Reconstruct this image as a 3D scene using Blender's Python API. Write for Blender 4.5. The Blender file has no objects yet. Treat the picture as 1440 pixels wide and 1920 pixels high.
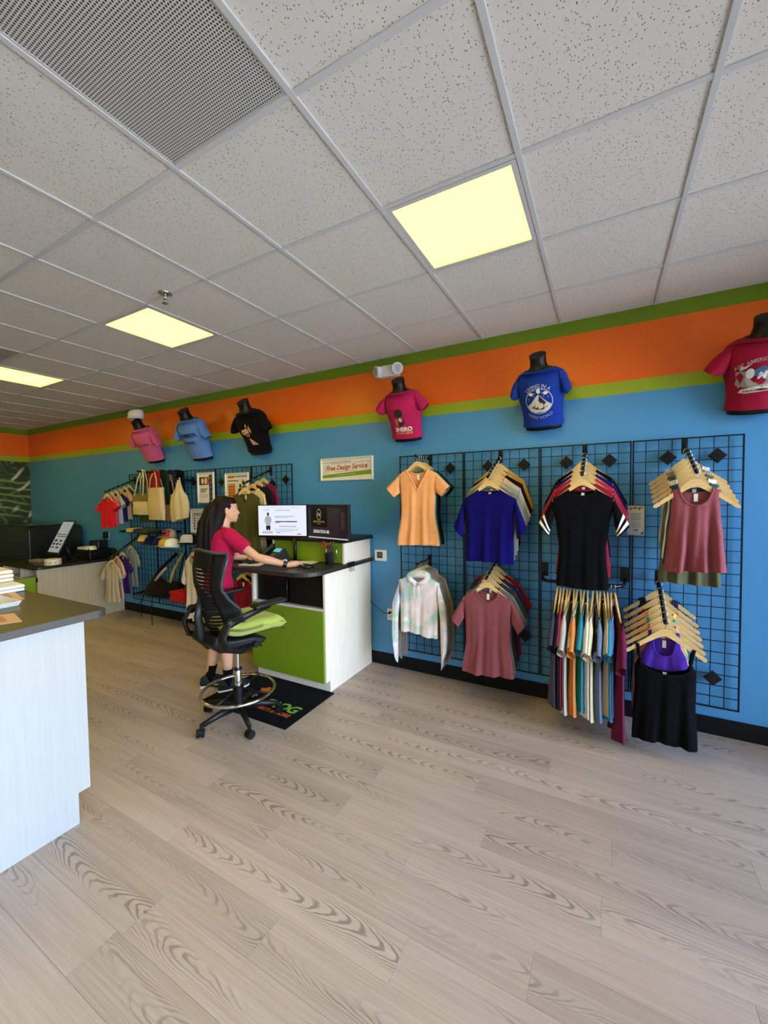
import bpy, bmesh, math, random
from mathutils import Vector, Matrix, Quaternion

# ------------------------------------------------------------------ frame of the room
# x runs along the blue wall, y towards it, z up; the photographer stands at x = y = 0
D, H, HC = 3.461, 2.991, 1.6604          # blue wall, ceiling, eye height
XL, XR, YS = -9.38, 1.8, -3.4            # end wall, shop window wall, rear wall
SC = bpy.context.scene
COL = SC.collection
R_ = math.radians

# ------------------------------------------------------------------ camera
cam_d = bpy.data.cameras.new('camera')
cam_d.sensor_fit = 'VERTICAL'; cam_d.sensor_height = 36.0
cam_d.lens = 757.04 / 1920 * 36.0
cam_d.clip_start = 0.05
cam = bpy.data.objects.new('camera', cam_d); COL.objects.link(cam)
yaw, pitch, roll = R_(28.630), R_(-2.152), R_(-0.751)
f_ = Vector((-math.sin(yaw) * math.cos(pitch), math.cos(yaw) * math.cos(pitch), math.sin(pitch)))
r0 = Vector((math.cos(yaw), math.sin(yaw), 0)); u0 = r0.cross(f_)
r_ = math.cos(roll) * r0 + math.sin(roll) * u0
u_ = -math.sin(roll) * r0 + math.cos(roll) * u0
cam.matrix_world = Matrix(((r_.x, u_.x, -f_.x, 0), (r_.y, u_.y, -f_.y, 0), (r_.z, u_.z, -f_.z, HC), (0, 0, 0, 1)))
SC.camera = cam

# ------------------------------------------------------------------ sky, daylight, exposure
SC.view_settings.view_transform = 'Standard'
SC.view_settings.look = 'None'
SC.view_settings.gamma = 1.0
SC.view_settings.use_curve_mapping = False
SC.view_settings.exposure = 0.14
world = bpy.data.worlds.new('sky'); SC.world = world
world.use_nodes = True
wn = world.node_tree
wn.nodes.clear()
wo = wn.nodes.new('ShaderNodeOutputWorld'); wb = wn.nodes.new('ShaderNodeBackground')
sk = wn.nodes.new('ShaderNodeTexSky')
sk.sky_type = 'NISHITA'; sk.sun_disc = False
sk.sun_elevation = R_(48); sk.sun_rotation = R_(200); sk.air_density = 1.0; sk.dust_density = 1.5; sk.ozone_density = 1.2
wb.inputs['Strength'].default_value = 3.9
hsv = wn.nodes.new('ShaderNodeHueSaturation'); hsv.inputs['Saturation'].default_value = 0.95
wn.links.new(sk.outputs[0], hsv.inputs['Color']); wn.links.new(hsv.outputs[0], wb.inputs[0]); wn.links.new(wb.outputs[0], wo.inputs[0])
LAMP = (14.5, 10.9, 0.52)                  # what the ceiling troffers give off

SC.cycles.max_bounces = 5
SC.cycles.diffuse_bounces = 3
SC.cycles.glossy_bounces = 2
SC.cycles.transparent_max_bounces = 8
SC.cycles.sample_clamp_indirect = 6.0
SC.cycles.use_denoising = True
SC.cycles.adaptive_threshold = 0.025

# shop window openings in the wall at x = XR: (y0, y1)
WINDOWS = ((-3.1, -1.25), (-1.1, 0.95), (1.1, 3.15))
WZ0, WZ1 = 0.12, 2.62
for y0, y1 in WINDOWS:                   # portals only guide the sampling of the sky
    ld = bpy.data.lights.new('window_portal', 'AREA'); ld.shape = 'RECTANGLE'
    ld.size = y1 - y0; ld.size_y = WZ1 - WZ0
    ld.cycles.is_portal = True
    lo = bpy.data.objects.new('window_portal', ld); COL.objects.link(lo)
    lo.location = (XR + 0.03, (y0 + y1) / 2, (WZ0 + WZ1) / 2)
    lo.rotation_euler = (R_(90), 0, R_(90))
    lo['kind'] = 'helper'

# ------------------------------------------------------------------ helpers
def lin(c):
    if isinstance(c, str):
        c = c.lstrip('#'); c = tuple(int(c[i:i + 2], 16) / 255 for i in (0, 2, 4))
        return tuple(v / 12.92 if v <= 0.04045 else ((v + 0.055) / 1.055) ** 2.4 for v in c) + (1,)
    return tuple(c[:3]) + (1,)

MATS = {}
def mat(name, col='#808080', rough=0.5, metal=0.0, spec=0.5, bump=0, bscale=60, var=0, vscale=6, emit=None, coat=0, stretch=None, sheen=0):
    key = (name, str(col), rough, metal)
    if key in MATS: return MATS[key]
    m = bpy.data.materials.new(name); m.use_nodes = True
    n = m.node_tree; b = n.nodes['Principled BSDF']
    b.inputs['Base Color'].default_value = lin(col); b.inputs['Roughness'].default_value = rough
    b.inputs['Metallic'].default_value = metal; b.inputs['Specular IOR Level'].default_value = spec
    if coat: b.inputs['Coat Weight'].default_value = coat; b.inputs['Coat Roughness'].default_value = 0.2
    if sheen: b.inputs['Sheen Weight'].default_value = sheen
    if var or bump:
        tc = n.nodes.new('ShaderNodeTexCoord'); mp = n.nodes.new('ShaderNodeMapping')
        n.links.new(tc.outputs['Object'], mp.inputs[0])
        if stretch: mp.inputs['Scale'].default_value = stretch
    if var:
        no = n.nodes.new('ShaderNodeTexNoise'); no.inputs['Scale'].default_value = vscale; no.inputs['Detail'].default_value = 4
        n.links.new(mp.outputs[0], no.inputs[0])
        mx = n.nodes.new('ShaderNodeMix'); mx.data_type = 'RGBA'
        c = lin(col)
        mx.inputs['A'].default_value = tuple(max(0, v * (1 - var)) for v in c[:3]) + (1,)
        mx.inputs['B'].default_value = tuple(min(1, v * (1 + var)) for v in c[:3]) + (1,)
        n.links.new(no.outputs[0], mx.inputs['Factor']); n.links.new(mx.outputs['Result'], b.inputs['Base Color'])
    if bump:
        no2 = n.nodes.new('ShaderNodeTexNoise'); no2.inputs['Scale'].default_value = bscale; no2.inputs['Detail'].default_value = 3
        n.links.new(mp.outputs[0], no2.inputs[0])
        bp = n.nodes.new('ShaderNodeBump'); bp.inputs['Strength'].default_value = bump; bp.inputs['Distance'].default_value = 0.01
        n.links.new(no2.outputs[0], bp.inputs['Height']); n.links.new(bp.outputs[0], b.inputs['Normal'])
    if emit:
        b.inputs['Emission Color'].default_value = lin(emit[0]); b.inputs['Emission Strength'].default_value = emit[1]
    MATS[key] = m
    return m

def cloth(col, var=0.10):
    return mat('cloth', col, 0.95, 0, 0.10, bump=0.30, bscale=30, var=var, vscale=22, sheen=0.03)

class MB:
    """collects shapes into one mesh"""
    def __init__(s): s.v = []; s.f = []
    def add(s, vs, fs, mtx=None):
        o = len(s.v)
        s.v += [tuple(mtx @ Vector(p)) if mtx else tuple(p) for p in vs]
        s.f += [tuple(i + o for i in f) for f in fs]
        return s
    def box(s, c, d, rz=0, rx=0, ry=0):
        x, y, z = (k / 2 for k in d)
        vs = [(-x, -y, -z), (x, -y, -z), (x, y, -z), (-x, y, -z), (-x, -y, z), (x, -y, z), (x, y, z), (-x, y, z)]
        fs = [(3, 2, 1, 0), (4, 5, 6, 7), (0, 1, 5, 4), (1, 2, 6, 5), (2, 3, 7, 6), (3, 0, 4, 7)]
        m = Matrix.Translation(c)
        if rz or rx or ry: m = m @ Matrix.Rotation(rz, 4, 'Z') @ Matrix.Rotation(ry, 4, 'Y') @ Matrix.Rotation(rx, 4, 'X')
        return s.add(vs, fs, m)
    def bx(s, x0, x1, y0, y1, z0, z1):
        return s.box(((x0 + x1) / 2, (y0 + y1) / 2, (z0 + z1) / 2), (abs(x1 - x0), abs(y1 - y0), abs(z1 - z0)))
    def rings(s, rs, cap=True, closed=True):
        """rs: list of equally long point rings"""
        n = len(rs[0]); vs = [p for r in rs for p in r]; fs = []
        for i in range(len(rs) - 1):
            for j in range(n if closed else n - 1):
                a = i * n + j; b = i * n + (j + 1) % n
                fs.append((a, b, b + n, a + n))
        if cap:
            fs.append(tuple(range(n - 1, -1, -1))); k = (len(rs) - 1) * n; fs.append(tuple(range(k, k + n)))
        return s.add(vs, fs)
    def tube(s, pts, r, seg=8, cap=True, flat=1.0, up=None):
        pts = [Vector(p) for p in pts]; n = len(pts)
        rr = r if isinstance(r, (list, tuple)) else [r] * n
        T = []
        for i in range(n):
            a = pts[max(0, i - 1)]; b = pts[min(n - 1, i + 1)]
            t = (b - a); t = t.normalized() if t.length > 1e-9 else Vector((0, 0, 1)); T.append(t)
        nrm = Vector(up) if up else (Vector((0, 0, 1)) if abs(T[0].z) < 0.9 else Vector((1, 0, 0)))
        nrm = (nrm - T[0] * nrm.dot(T[0])).normalized()
        rs = []
        for i in range(n):
            nrm = nrm - T[i] * nrm.dot(T[i])
            if nrm.length < 1e-6: nrm = T[i].orthogonal()
            nrm.normalize(); bi = T[i].cross(nrm)
            rs.append([tuple(pts[i] + nrm * (rr[i] * math.cos(k * 2 * math.pi / seg)) + bi * (flat * rr[i] * math.sin(k * 2 * math.pi / seg))) for k in range(seg)])
        return s.rings(rs, cap)
    def cyl(s, p0, p1, r0, r1=None, seg=16):
        return s.tube([p0, p1], [r0, r0 if r1 is None else r1], seg)
    def lathe(s, prof, seg=24, c=(0, 0, 0), cap=True):
        rs = [[(c[0] + r * math.cos(k * 2 * math.pi / seg), c[1] + r * math.sin(k * 2 * math.pi / seg), c[2] + z) for k in range(seg)] for r, z in prof]
        return s.rings(rs, cap)
    def ball(s, c, r, seg=14, n=8):
        rx, ry, rz = r if isinstance(r, (list, tuple)) else (r, r, r)
        rs = []
        for i in range(n + 1):
            a = -math.pi / 2 + math.pi * i / n; ca = max(math.cos(a), 0.02)
            rs.append([(c[0] + rx * ca * math.cos(k * 2 * math.pi / seg), c[1] + ry * ca * math.sin(k * 2 * math.pi / seg), c[2] + rz * math.sin(a)) for k in range(seg)])
        return s.rings(rs)
    def prism(s, pts, d0, d1, axis='y'):
        """outline extruded along an axis; outline is (x,z) for y, (x,y) for z, (y,z) for x"""
        n = len(pts)
        P = {'y': lambda p, d: (p[0], d, p[1]), 'z': lambda p, d: (p[0], p[1], d), 'x': lambda p, d: (d, p[0], p[1])}[axis]
        vs = [P(p, d0) for p in pts] + [P(p, d1) for p in pts]
        fs = [tuple(range(n)), tuple(range(2 * n - 1, n - 1, -1))] + [(i, i + n, (i + 1) % n + n, (i + 1) % n) for i in range(n)]
        return s.add(vs, fs)
    def torus(s, c, R, r, seg=40, ts=8, mtx=None):
        vs = []; fs = []
        for i in range(seg):
            a = 2 * math.pi * i / seg
            for j in range(ts):
                b = 2 * math.pi * j / ts
                vs.append((c[0] + (R + r * math.cos(b)) * math.cos(a), c[1] + (R + r * math.cos(b)) * math.sin(a), c[2] + r * math.sin(b)))
        for i in range(seg):
            for j in range(ts):
                fs.append((i * ts + j, ((i + 1) % seg) * ts + j, ((i + 1) % seg) * ts + (j + 1) % ts, i * ts + (j + 1) % ts))
        return s.add(vs, fs, mtx)
    def mesh(s, name, smooth=False, fix=True):
        me = bpy.data.meshes.new(name); me.from_pydata(s.v, [], s.f); me.update()
        if fix:
            bm = bmesh.new(); bm.from_mesh(me); bmesh.ops.recalc_face_normals(bm, faces=bm.faces); bm.to_mesh(me); bm.free()
        if smooth:
            me.shade_smooth()
        return me
    def build(s, name, m, parent=None, smooth=False, bevel=0, seg=2, angle=None, fix=True):
        me = s.mesh(name, smooth, fix)
        o = place(name, me, m, parent)
        if bevel:
            md = o.modifiers.new('bevel', 'BEVEL'); md.width = bevel; md.segments = seg; md.limit_method = 'ANGLE'; md.angle_limit = R_(40)
        if angle:
            me.shade_smooth(); md = o.modifiers.new('edge', 'EDGE_SPLIT'); md.split_angle = R_(angle)
        return o

def place(name, me, m=None, parent=None, loc=None, rot=None):
    """an object on (shared) mesh data with a material of its own"""
    o = bpy.data.objects.new(name, me); COL.objects.link(o)
    if m is not None:
        if not me.materials: me.materials.append(None)
        o.material_slots[0].link = 'OBJECT'; o.material_slots[0].material = m
    if parent is not None: o.parent = parent
    if loc is not None: o.location = loc
    if rot is not None: o.rotation_euler = rot
    return o

def tag(o, label, cat, group=None, kind=None):
    o['label'] = label; o['category'] = cat
    if group: o['group'] = group
    if kind: o['kind'] = kind
    return o

def thing(name, label, cat, loc=(0, 0, 0), rz=0, group=None):
    o = bpy.data.objects.new(name, None); COL.objects.link(o)
    o.empty_display_size = 0.05
    o.location = loc; o.rotation_euler = (0, 0, rz)
    return tag(o, label, cat, group)

def struct(o):
    o['kind'] = 'structure'; return o

def arc(cx, cz, rx, rz, a0, a1, n):
    return [(cx + rx * math.cos(a0 + (a1 - a0) * i / n), cz + rz * math.sin(a0 + (a1 - a0) * i / n)) for i in range(n + 1)]

def lerp(prof, t):
    """smooth piecewise interpolation of [(t, v), ...]"""
    if t <= prof[0][0]: return prof[0][1]
    for (a, va), (b, vb) in zip(prof, prof[1:]):
        if t <= b:
            k = (t - a) / (b - a); k = k * k * (3 - 2 * k); return va + (vb - va) * k
    return prof[-1][1]

def text_mesh(txt, size, shear=0.0, spacing=1.0, bold=0.0, align='CENTER', extrude=0.0):
    cu = bpy.data.curves.new('lettering', 'FONT'); cu.body = txt; cu.size = size; cu.shear = shear
    cu.space_character = spacing; cu.align_x = align; cu.align_y = 'CENTER'; cu.offset = bold; cu.extrude = extrude; cu.resolution_u = 3
    o = bpy.data.objects.new('lettering', cu); COL.objects.link(o)
    dg = bpy.context.evaluated_depsgraph_get()
    me = bpy.data.meshes.new_from_object(o.evaluated_get(dg))
    bpy.data.objects.remove(o); bpy.data.curves.remove(cu)
    return me

# ------------------------------------------------------------------ surface materials
def nodes(name):
    m = bpy.data.materials.new(name); m.use_nodes = True
    n = m.node_tree
    return m, n, n.nodes['Principled BSDF']
def N(n, t, **kw):
    x = n.nodes.new(t)
    for k, v in kw.items(): setattr(x, k, v)
    return x
def MATH(n, op, a, b=None, c=None):
    x = n.nodes.new('ShaderNodeMath'); x.operation = op
    for i, v in enumerate((a, b, c)):
        if v is None: continue
        if isinstance(v, (int, float)): x.inputs[i].default_value = v
        else: n.links.new(v, x.inputs[i])
    return x.outputs[0]
def MIX(n, f, a, b):
    x = n.nodes.new('ShaderNodeMix'); x.data_type = 'RGBA'
    for k, v in (('Factor', f), ('A', a), ('B', b)):
        if isinstance(v, (int, float)): x.inputs[k].default_value = v
        elif isinstance(v, (tuple, str)): x.inputs[k].default_value = lin(v)
        else: n.links.new(v, x.inputs[k])
    return x.outputs['Result']
def NOISE(n, vec, scale, detail=2, rough=0.5):
    x = n.nodes.new('ShaderNodeTexNoise'); x.inputs['Scale'].default_value = scale; x.inputs['Detail'].default_value = detail
    x.inputs['Roughness'].default_value = rough
    n.links.new(vec, x.inputs['Vector']); return x.outputs[0]
def VMUL(n, vec, s):
    x = n.nodes.new('ShaderNodeMapping'); x.inputs['Scale'].default_value = s; n.links.new(vec, x.inputs[0]); return x.outputs[0]
def RAMP(n, f, stops, interp='LINEAR'):
    x = n.nodes.new('ShaderNodeValToRGB'); x.color_ramp.interpolation = interp
    el = x.color_ramp.elements
    while len(el) < len(stops): el.new(0.5)
    for e, (p, c) in zip(el, stops): e.position = p; e.color = lin(c)
    n.links.new(f, x.inputs[0]); return x.outputs[0]
def STEP(n, f, a, b):
    x = n.nodes.new('ShaderNodeMapRange'); x.interpolation_type = 'SMOOTHSTEP'
    x.inputs['From Min'].default_value = a; x.inputs['From Max'].default_value = b
    n.links.new(f, x.inputs['Value']); return x.outputs[0]

def plank_material():
    m, n, b = nodes('vinyl plank')
    tc = N(n, 'ShaderNodeTexCoord'); oi = N(n, 'ShaderNodeObjectInfo')
    rnd = oi.outputs['Random']
    sh = N(n, 'ShaderNodeCombineXYZ')
    n.links.new(MATH(n, 'MULTIPLY', rnd, 47.0), sh.inputs[0]); n.links.new(MATH(n, 'MULTIPLY', rnd, 13.0), sh.inputs[1]); n.links.new(MATH(n, 'MULTIPLY', rnd, 91.0), sh.inputs[2])
    va = N(n, 'ShaderNodeVectorMath', operation='ADD'); n.links.new(tc.outputs['Object'], va.inputs[0]); n.links.new(sh.outputs[0], va.inputs[1])
    P = va.outputs[0]
    sp = N(n, 'ShaderNodeSeparateXYZ'); n.links.new(tc.outputs['Object'], sp.inputs[0]); x, y = sp.outputs[0], sp.outputs[1]
    wander = MATH(n, 'MULTIPLY', MATH(n, 'SUBTRACT', NOISE(n, VMUL(n, P, (1.6, 0.0, 1)), 1.0, 1), 0.5), 0.16)
    q = MATH(n, 'MULTIPLY', MATH(n, 'SUBTRACT', y, wander), 22.0)
    q2 = MATH(n, 'MULTIPLY', q, q)
    wob = NOISE(n, VMUL(n, P, (3.5, 13, 1)), 1.0, 3, 0.55)
    sgn = MATH(n, 'SUBTRACT', MATH(n, 'MULTIPLY', MATH(n, 'GREATER_THAN', rnd, 0.5), 2.0), 1.0)
    v = MATH(n, 'ADD', MATH(n, 'ADD', MATH(n, 'MULTIPLY', MATH(n, 'MULTIPLY', x, sgn), 13.0), MATH(n, 'MULTIPLY', q2, 2.6)), MATH(n, 'MULTIPLY', wob, 3.2))
    line = STEP(n, MATH(n, 'SINE', MATH(n, 'MULTIPLY', v, 6.283)), 0.10, 1.0)
    patch = STEP(n, NOISE(n, VMUL(n, P, (1.0, 7, 1)), 1.0, 2), 0.42, 0.60)
    near = STEP(n, MATH(n, 'ABSOLUTE', q), 1.75, 0.35)
    g = MATH(n, 'MULTIPLY', MATH(n, 'MULTIPLY', line, patch), MATH(n, 'ADD', MATH(n, 'MULTIPLY', near, 0.75), 0.25))
    streak = NOISE(n, VMUL(n, P, (2.2, 120, 1)), 1.0, 3, 0.7)
    broad = NOISE(n, VMUL(n, P, (0.8, 9, 1)), 1.0, 2)
    c0 = MIX(n, broad, '#a38d7e', '#bca695')
    c1 = MIX(n, MATH(n, 'MULTIPLY', STEP(n, streak, 0.35, 0.75), 0.5), c0, '#c8b9ab')
    c2 = MIX(n, MATH(n, 'MULTIPLY', g, 0.62), c1, '#5f5147')
    hs = N(n, 'ShaderNodeHueSaturation'); n.links.new(c2, hs.inputs['Color'])
    n.links.new(MATH(n, 'ADD', MATH(n, 'MULTIPLY', MATH(n, 'FRACT', MATH(n, 'MULTIPLY', rnd, 7.31)), 0.22), 0.88), hs.inputs['Value'])
    n.links.new(hs.outputs[0], b.inputs['Base Color'])
    b.inputs['Roughness'].default_value = 0.40; b.inputs['Specular IOR Level'].default_value = 0.45
    bp = N(n, 'ShaderNodeBump'); bp.inputs['Strength'].default_value = 0.22; bp.inputs['Distance'].default_value = 0.002
    n.links.new(MATH(n, 'SUBTRACT', streak, MATH(n, 'MULTIPLY', g, 1.2)), bp.inputs['Height']); n.links.new(bp.outputs[0], b.inputs['Normal'])
    return m

def tile_material():
    m, n, b = nodes('mineral ceiling tile')
    tc = N(n, 'ShaderNodeTexCoord'); oi = N(n, 'ShaderNodeObjectInfo')
    sh = N(n, 'ShaderNodeCombineXYZ')
    n.links.new(MATH(n, 'MULTIPLY', oi.outputs['Random'], 31.0), sh.inputs[0]); n.links.new(MATH(n, 'MULTIPLY', oi.outputs['Random'], 17.0), sh.inputs[1])
    va = N(n, 'ShaderNodeVectorMath', operation='ADD'); n.links.new(tc.outputs['Object'], va.inputs[0]); n.links.new(sh.outputs[0], va.inputs[1])
    P = va.outputs[0]
    vo = N(n, 'ShaderNodeTexVoronoi'); vo.inputs['Scale'].default_value = 1.0
    n.links.new(VMUL(n, P, (112, 84, 1)), vo.inputs['Vector'])
    keep = STEP(n, NOISE(n, VMUL(n, P, (1, 1, 1)), 60, 0), 0.36, 0.48)
    pit = MATH(n, 'MULTIPLY', STEP(n, vo.outputs['Distance'], 0.26, 0.13), keep)
    fine = STEP(n, NOISE(n, P, 420, 1), 0.62, 0.72)
    c = MIX(n, MATH(n, 'MULTIPLY', fine, 0.22), '#dfd9cc', '#aaa498')
    c = MIX(n, MATH(n, 'MULTIPLY', pit, 0.85), c, '#5b5852')
    n.links.new(c, b.inputs['Base Color']); b.inputs['Roughness'].default_value = 0.95; b.inputs['Specular IOR Level'].default_value = 0.1
    bp = N(n, 'ShaderNodeBump'); bp.inputs['Strength'].default_value = 0.6; bp.inputs['Distance'].default_value = 0.003; bp.invert = True
    n.links.new(pit, bp.inputs['Height']); n.links.new(bp.outputs[0], b.inputs['Normal'])
    return m

def wall_material(name, lower):
    m, n, b = nodes(name)
    ge = N(n, 'ShaderNodeNewGeometry'); sp = N(n, 'ShaderNodeSeparateXYZ'); n.links.new(ge.outputs['Position'], sp.inputs[0])
    z = MATH(n, 'DIVIDE', sp.outputs[2], 3.0)
    c = RAMP(n, z, [(0.0, lower), (2.385 / 3, '#96ac22'), (2.478 / 3, '#ec6812'), (2.876 / 3, '#6f8a16')], 'CONSTANT')
    hz = NOISE(n, ge.outputs['Position'], 1.3, 3)
    hs = N(n, 'ShaderNodeHueSaturation'); n.links.new(c, hs.inputs['Color']); n.links.new(MATH(n, 'ADD', MATH(n, 'MULTIPLY', hz, 0.10), 0.95), hs.inputs['Value'])
    n.links.new(hs.outputs[0], b.inputs['Base Color'])
    b.inputs['Roughness'].default_value = 0.33; b.inputs['Specular IOR Level'].default_value = 0.42
    bp = N(n, 'ShaderNodeBump'); bp.inputs['Strength'].default_value = 0.12; bp.inputs['Distance'].default_value = 0.004
    n.links.new(NOISE(n, ge.outputs['Position'], 110, 2), bp.inputs['Height']); n.links.new(bp.outputs[0], b.inputs['Normal'])
    return m

def mural_material():
    m, n, b = nodes('palm leaf wall print')
    tc = N(n, 'ShaderNodeTexCoord')
    P = tc.outputs['Object']
    def blades(rot, scale, dist, lo, hi):
        mp = N(n, 'ShaderNodeMapping'); mp.inputs['Rotation'].default_value = (rot, 0, 0); n.links.new(P, mp.inputs[0])
        w = N(n, 'ShaderNodeTexWave'); w.bands_direction = 'Z'; w.inputs['Scale'].default_value = scale; w.inputs['Distortion'].default_value = dist
        w.inputs['Detail'].default_value = 2; w.inputs['Detail Scale'].default_value = 0.7
        n.links.new(mp.outputs[0], w.inputs['Vector']); return STEP(n, w.outputs['Fac'], lo, hi)
    k1 = NOISE(n, P, 2.2, 2); k2 = NOISE(n, P, 3.7, 3)
    base = MIX(n, NOISE(n, P, 9, 4), '#05080a', '#27401a')
    c = MIX(n, MATH(n, 'MULTIPLY', blades(0.15, 2.6, 6.0, 0.66, 0.9), STEP(n, k1, 0.44, 0.60)), base, '#6f8a3e')
    c = MIX(n, MATH(n, 'MULTIPLY', blades(-0.6, 1.5, 7.0, 0.80, 0.97), STEP(n, k2, 0.45, 0.62)), c, '#c6c3a4')
    c = MIX(n, MATH(n, 'MULTIPLY', blades(1.0, 3.0, 6.0, 0.70, 0.95), STEP(n, k2, 0.52, 0.36)), c, '#55682f')
    n.links.new(c, b.inputs['Base Color']); b.inputs['Roughness'].default_value = 0.45
    return m

def woodgrain_white(name, a, bcol, sc=(90, 90, 2.2)):
    m, n, b = nodes(name)
    tc = N(n, 'ShaderNodeTexCoord')
    s = NOISE(n, VMUL(n, tc.outputs['Object'], sc), 1.0, 4, 0.65)
    n.links.new(MIX(n, STEP(n, s, 0.3, 0.75), a, bcol), b.inputs['Base Color'])
    b.inputs['Roughness'].default_value = 0.42
    return m

M_PLANK = plank_material(); M_TILE = tile_material()
M_WALL = wall_material('blue wall paint with bands', '#4c92c8')
M_PLAINWALL = mat('off white wall paint', '#cfd3d2', 0.6, bump=0.08, bscale=90)
M_TEE = mat('white enamelled tee', '#cdcbc6', 0.32, bump=0.02)
M_BLACKBASE = mat('black vinyl base', '#060709', 0.6, 0, 0.25, bump=0.05)
M_WHITEWOOD = woodgrain_white('pale woodgrain laminate', '#efe0cf', '#e0d1c1')
M_GREEN = mat('lime green laminate', '#6f8a12', 0.45, var=0.05, vscale=3)
M_TOP = mat('charcoal laminate worktop', '#2b2624', 0.42, var=0.3, vscale=180)
M_BLACK = mat('black plastic', '#070708', 0.42, 0, 0.35, bump=0.02)
M_BLKMETAL = mat('black powder coat', '#07080a', 0.45, 0.0, 0.35)
M_CHROME = mat('chrome', '#d9dade', 0.12, 1.0)
M_WOOD = None

# ------------------------------------------------------------------ floor
floor = struct(MB().bx(XL - 0.1, XR + 0.1, YS - 0.1, D + 0.1, -0.12, -0.004).build('floor', M_PLANK))
PW, PL = 0.17, 1.2192
plank_me = None
mb = MB(); g = 0.0003
x, y = PL / 2 - g, PW / 2 - g
e = 0.0007
mb.rings([[(-x, -y, -0.004), (x, -y, -0.004), (x, y, -0.004), (-x, y, -0.004)], [(-x, -y, -e), (x, -y, -e), (x, y, -e), (-x, y, -e)],
          [(-x + e, -y + e, 0), (x - e, -y + e, 0), (x - e, y - e, 0), (-x + e, y - e, 0)]])
plank_me = mb.mesh('plank')
rng = random.Random(5)
known = {0: 0.0, 1: -0.505, 2: 0.04, 3: -0.63, -1: -0.78, -2: -0.215, -4: -1.12, -5: -1.61}
for k in range(-15, 11):
    y0 = 1.66 + PW * k; y1 = min(y0 + PW, D)
    off = known.get(k, rng.uniform(-1.2, 0)) + PL
    xx = off + math.ceil((XR - off) / PL) * PL
    while xx > XL:
        a, b_ = max(xx - PL, XL), min(xx, XR)
        if b_ - a > 0.03:
            o = place('plank', plank_me, M_PLANK, floor, ((a + b_) / 2, (y0 + y1) / 2, 0))
            o.scale = ((b_ - a) / PL, (y1 - y0) / PW, 1)
        xx -= PL

# ------------------------------------------------------------------ ceiling
CX0, CY0, CT = -2.1322, 2.9049, 0.61
ceiling = struct(MB().bx(XL - 0.1, XR + 0.1, YS - 0.1, D + 0.1, H + 0.03, H + 0.15).build('ceiling', M_PLAINWALL))
I0, I1 = -12, 9
def cell_x(i): return max(CX0 + CT * i, XL), min(CX0 + CT * (i + 1), XR)
def cell_y(j):                            # j = -1 is the cut row at the blue wall, then rows come towards the viewer
    return max(CY0 - CT * (j + 1), YS), min(CY0 - CT * j, D)
LIGHTS = [(2, 1), (-2, 1), (-6, 1), (2, 6), (-2, 6), (-6, 6), (-10, 1)]
GRILLES = [(1, 3), (-5, 2)]
tile_me = MB().bx(-0.302, 0.302, -0.302, 0.302, 0, 0.016).mesh('ceiling_tile')
for i in range(I0, I1):
    xa, xb = cell_x(i)
    if xb - xa < 0.02: continue
    for j in range(-1, 11):
        ya, yb = cell_y(j)
        if yb - ya < 0.02 or (i, j) in LIGHTS or (i, j) in GRILLES: continue
        o = place('ceiling_tile', tile_me, M_TILE, ceiling, ((xa + xb) / 2, (ya + yb) / 2, H))
        o.scale = ((xb - xa) / CT, (yb - ya) / CT, 1)
tw, th = 0.012, 0.007
tee_prof = lambda: None
for i in range(I0 + 1, I1):
    xc = CX0 + CT * i
    if XL < xc < XR:
        MB().bx(xc - tw, xc + tw, YS, D, H - th, H + 0.001).build('cross_tee', M_TEE, ceiling, bevel=0.002)
for j in range(0, 11):
    yc = CY0 - CT * j
    if yc > YS:
        MB().bx(XL, XR, yc - tw, yc + tw, H - th + 0.0012, H + 0.001).build('main_tee', M_TEE, ceiling, bevel=0.002)
MB().bx(XL, XR, D - 0.022, D, H - 0.004, H + 0.001).build('wall_angle', M_TEE, ceiling)
MB().bx(XL, XL + 0.022, YS, D, H - 0.004, H + 0.001).build('wall_angle', M_TEE, ceiling)

# ------------------------------------------------------------------ walls
struct(MB().bx(XL - 0.1, XR + 0.1, D, D + 0.12, -0.1, H + 0.03).build('wall_right', M_WALL))
struct(MB().bx(XL - 0.12, XL, YS, D, -0.1, H + 0.03).build('wall_left', wall_material('end wall paint with bands', '#6f8a16')))
struct(MB().bx(XL - 0.1, XR + 0.1, YS - 0.12, YS, -0.1, H + 0.03).build('wall_back', M_PLAINWALL))
mb = MB()
ys = [YS] + [v for w in WINDOWS for v in w] + [D]
mb.bx(XR, XR + 0.14, YS, D, -0.1, WZ0); mb.bx(XR, XR + 0.14, YS, D, WZ1, H + 0.03)
for k in range(0, len(ys), 2): mb.bx(XR, XR + 0.14, ys[k], ys[k + 1], WZ0, WZ1)
struct(mb.build('wall_front', M_PLAINWALL))
M_ALU = mat('dark bronze window frame', '#2c2a28', 0.4, 0.6)
mg = bpy.data.materials.new('clear glass'); mg.use_nodes = True
gn = mg.node_tree; gn.nodes.remove(gn.nodes['Principled BSDF'])
gt = gn.nodes.new('ShaderNodeBsdfTransparent'); gg = gn.nodes.new('ShaderNodeBsdfGlossy'); gg.inputs['Roughness'].default_value = 0.02
gm = gn.nodes.new('ShaderNodeMixShader'); gf = gn.nodes.new('ShaderNodeFresnel'); gf.inputs[0].default_value = 1.45
gn.links.new(gf.outputs[0], gm.inputs[0]); gn.links.new(gt.outputs[0], gm.inputs[1]); gn.links.new(gg.outputs[0], gm.inputs[2])
gn.links.new(gm.outputs[0], gn.nodes['Material Output'].inputs[0])
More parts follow.
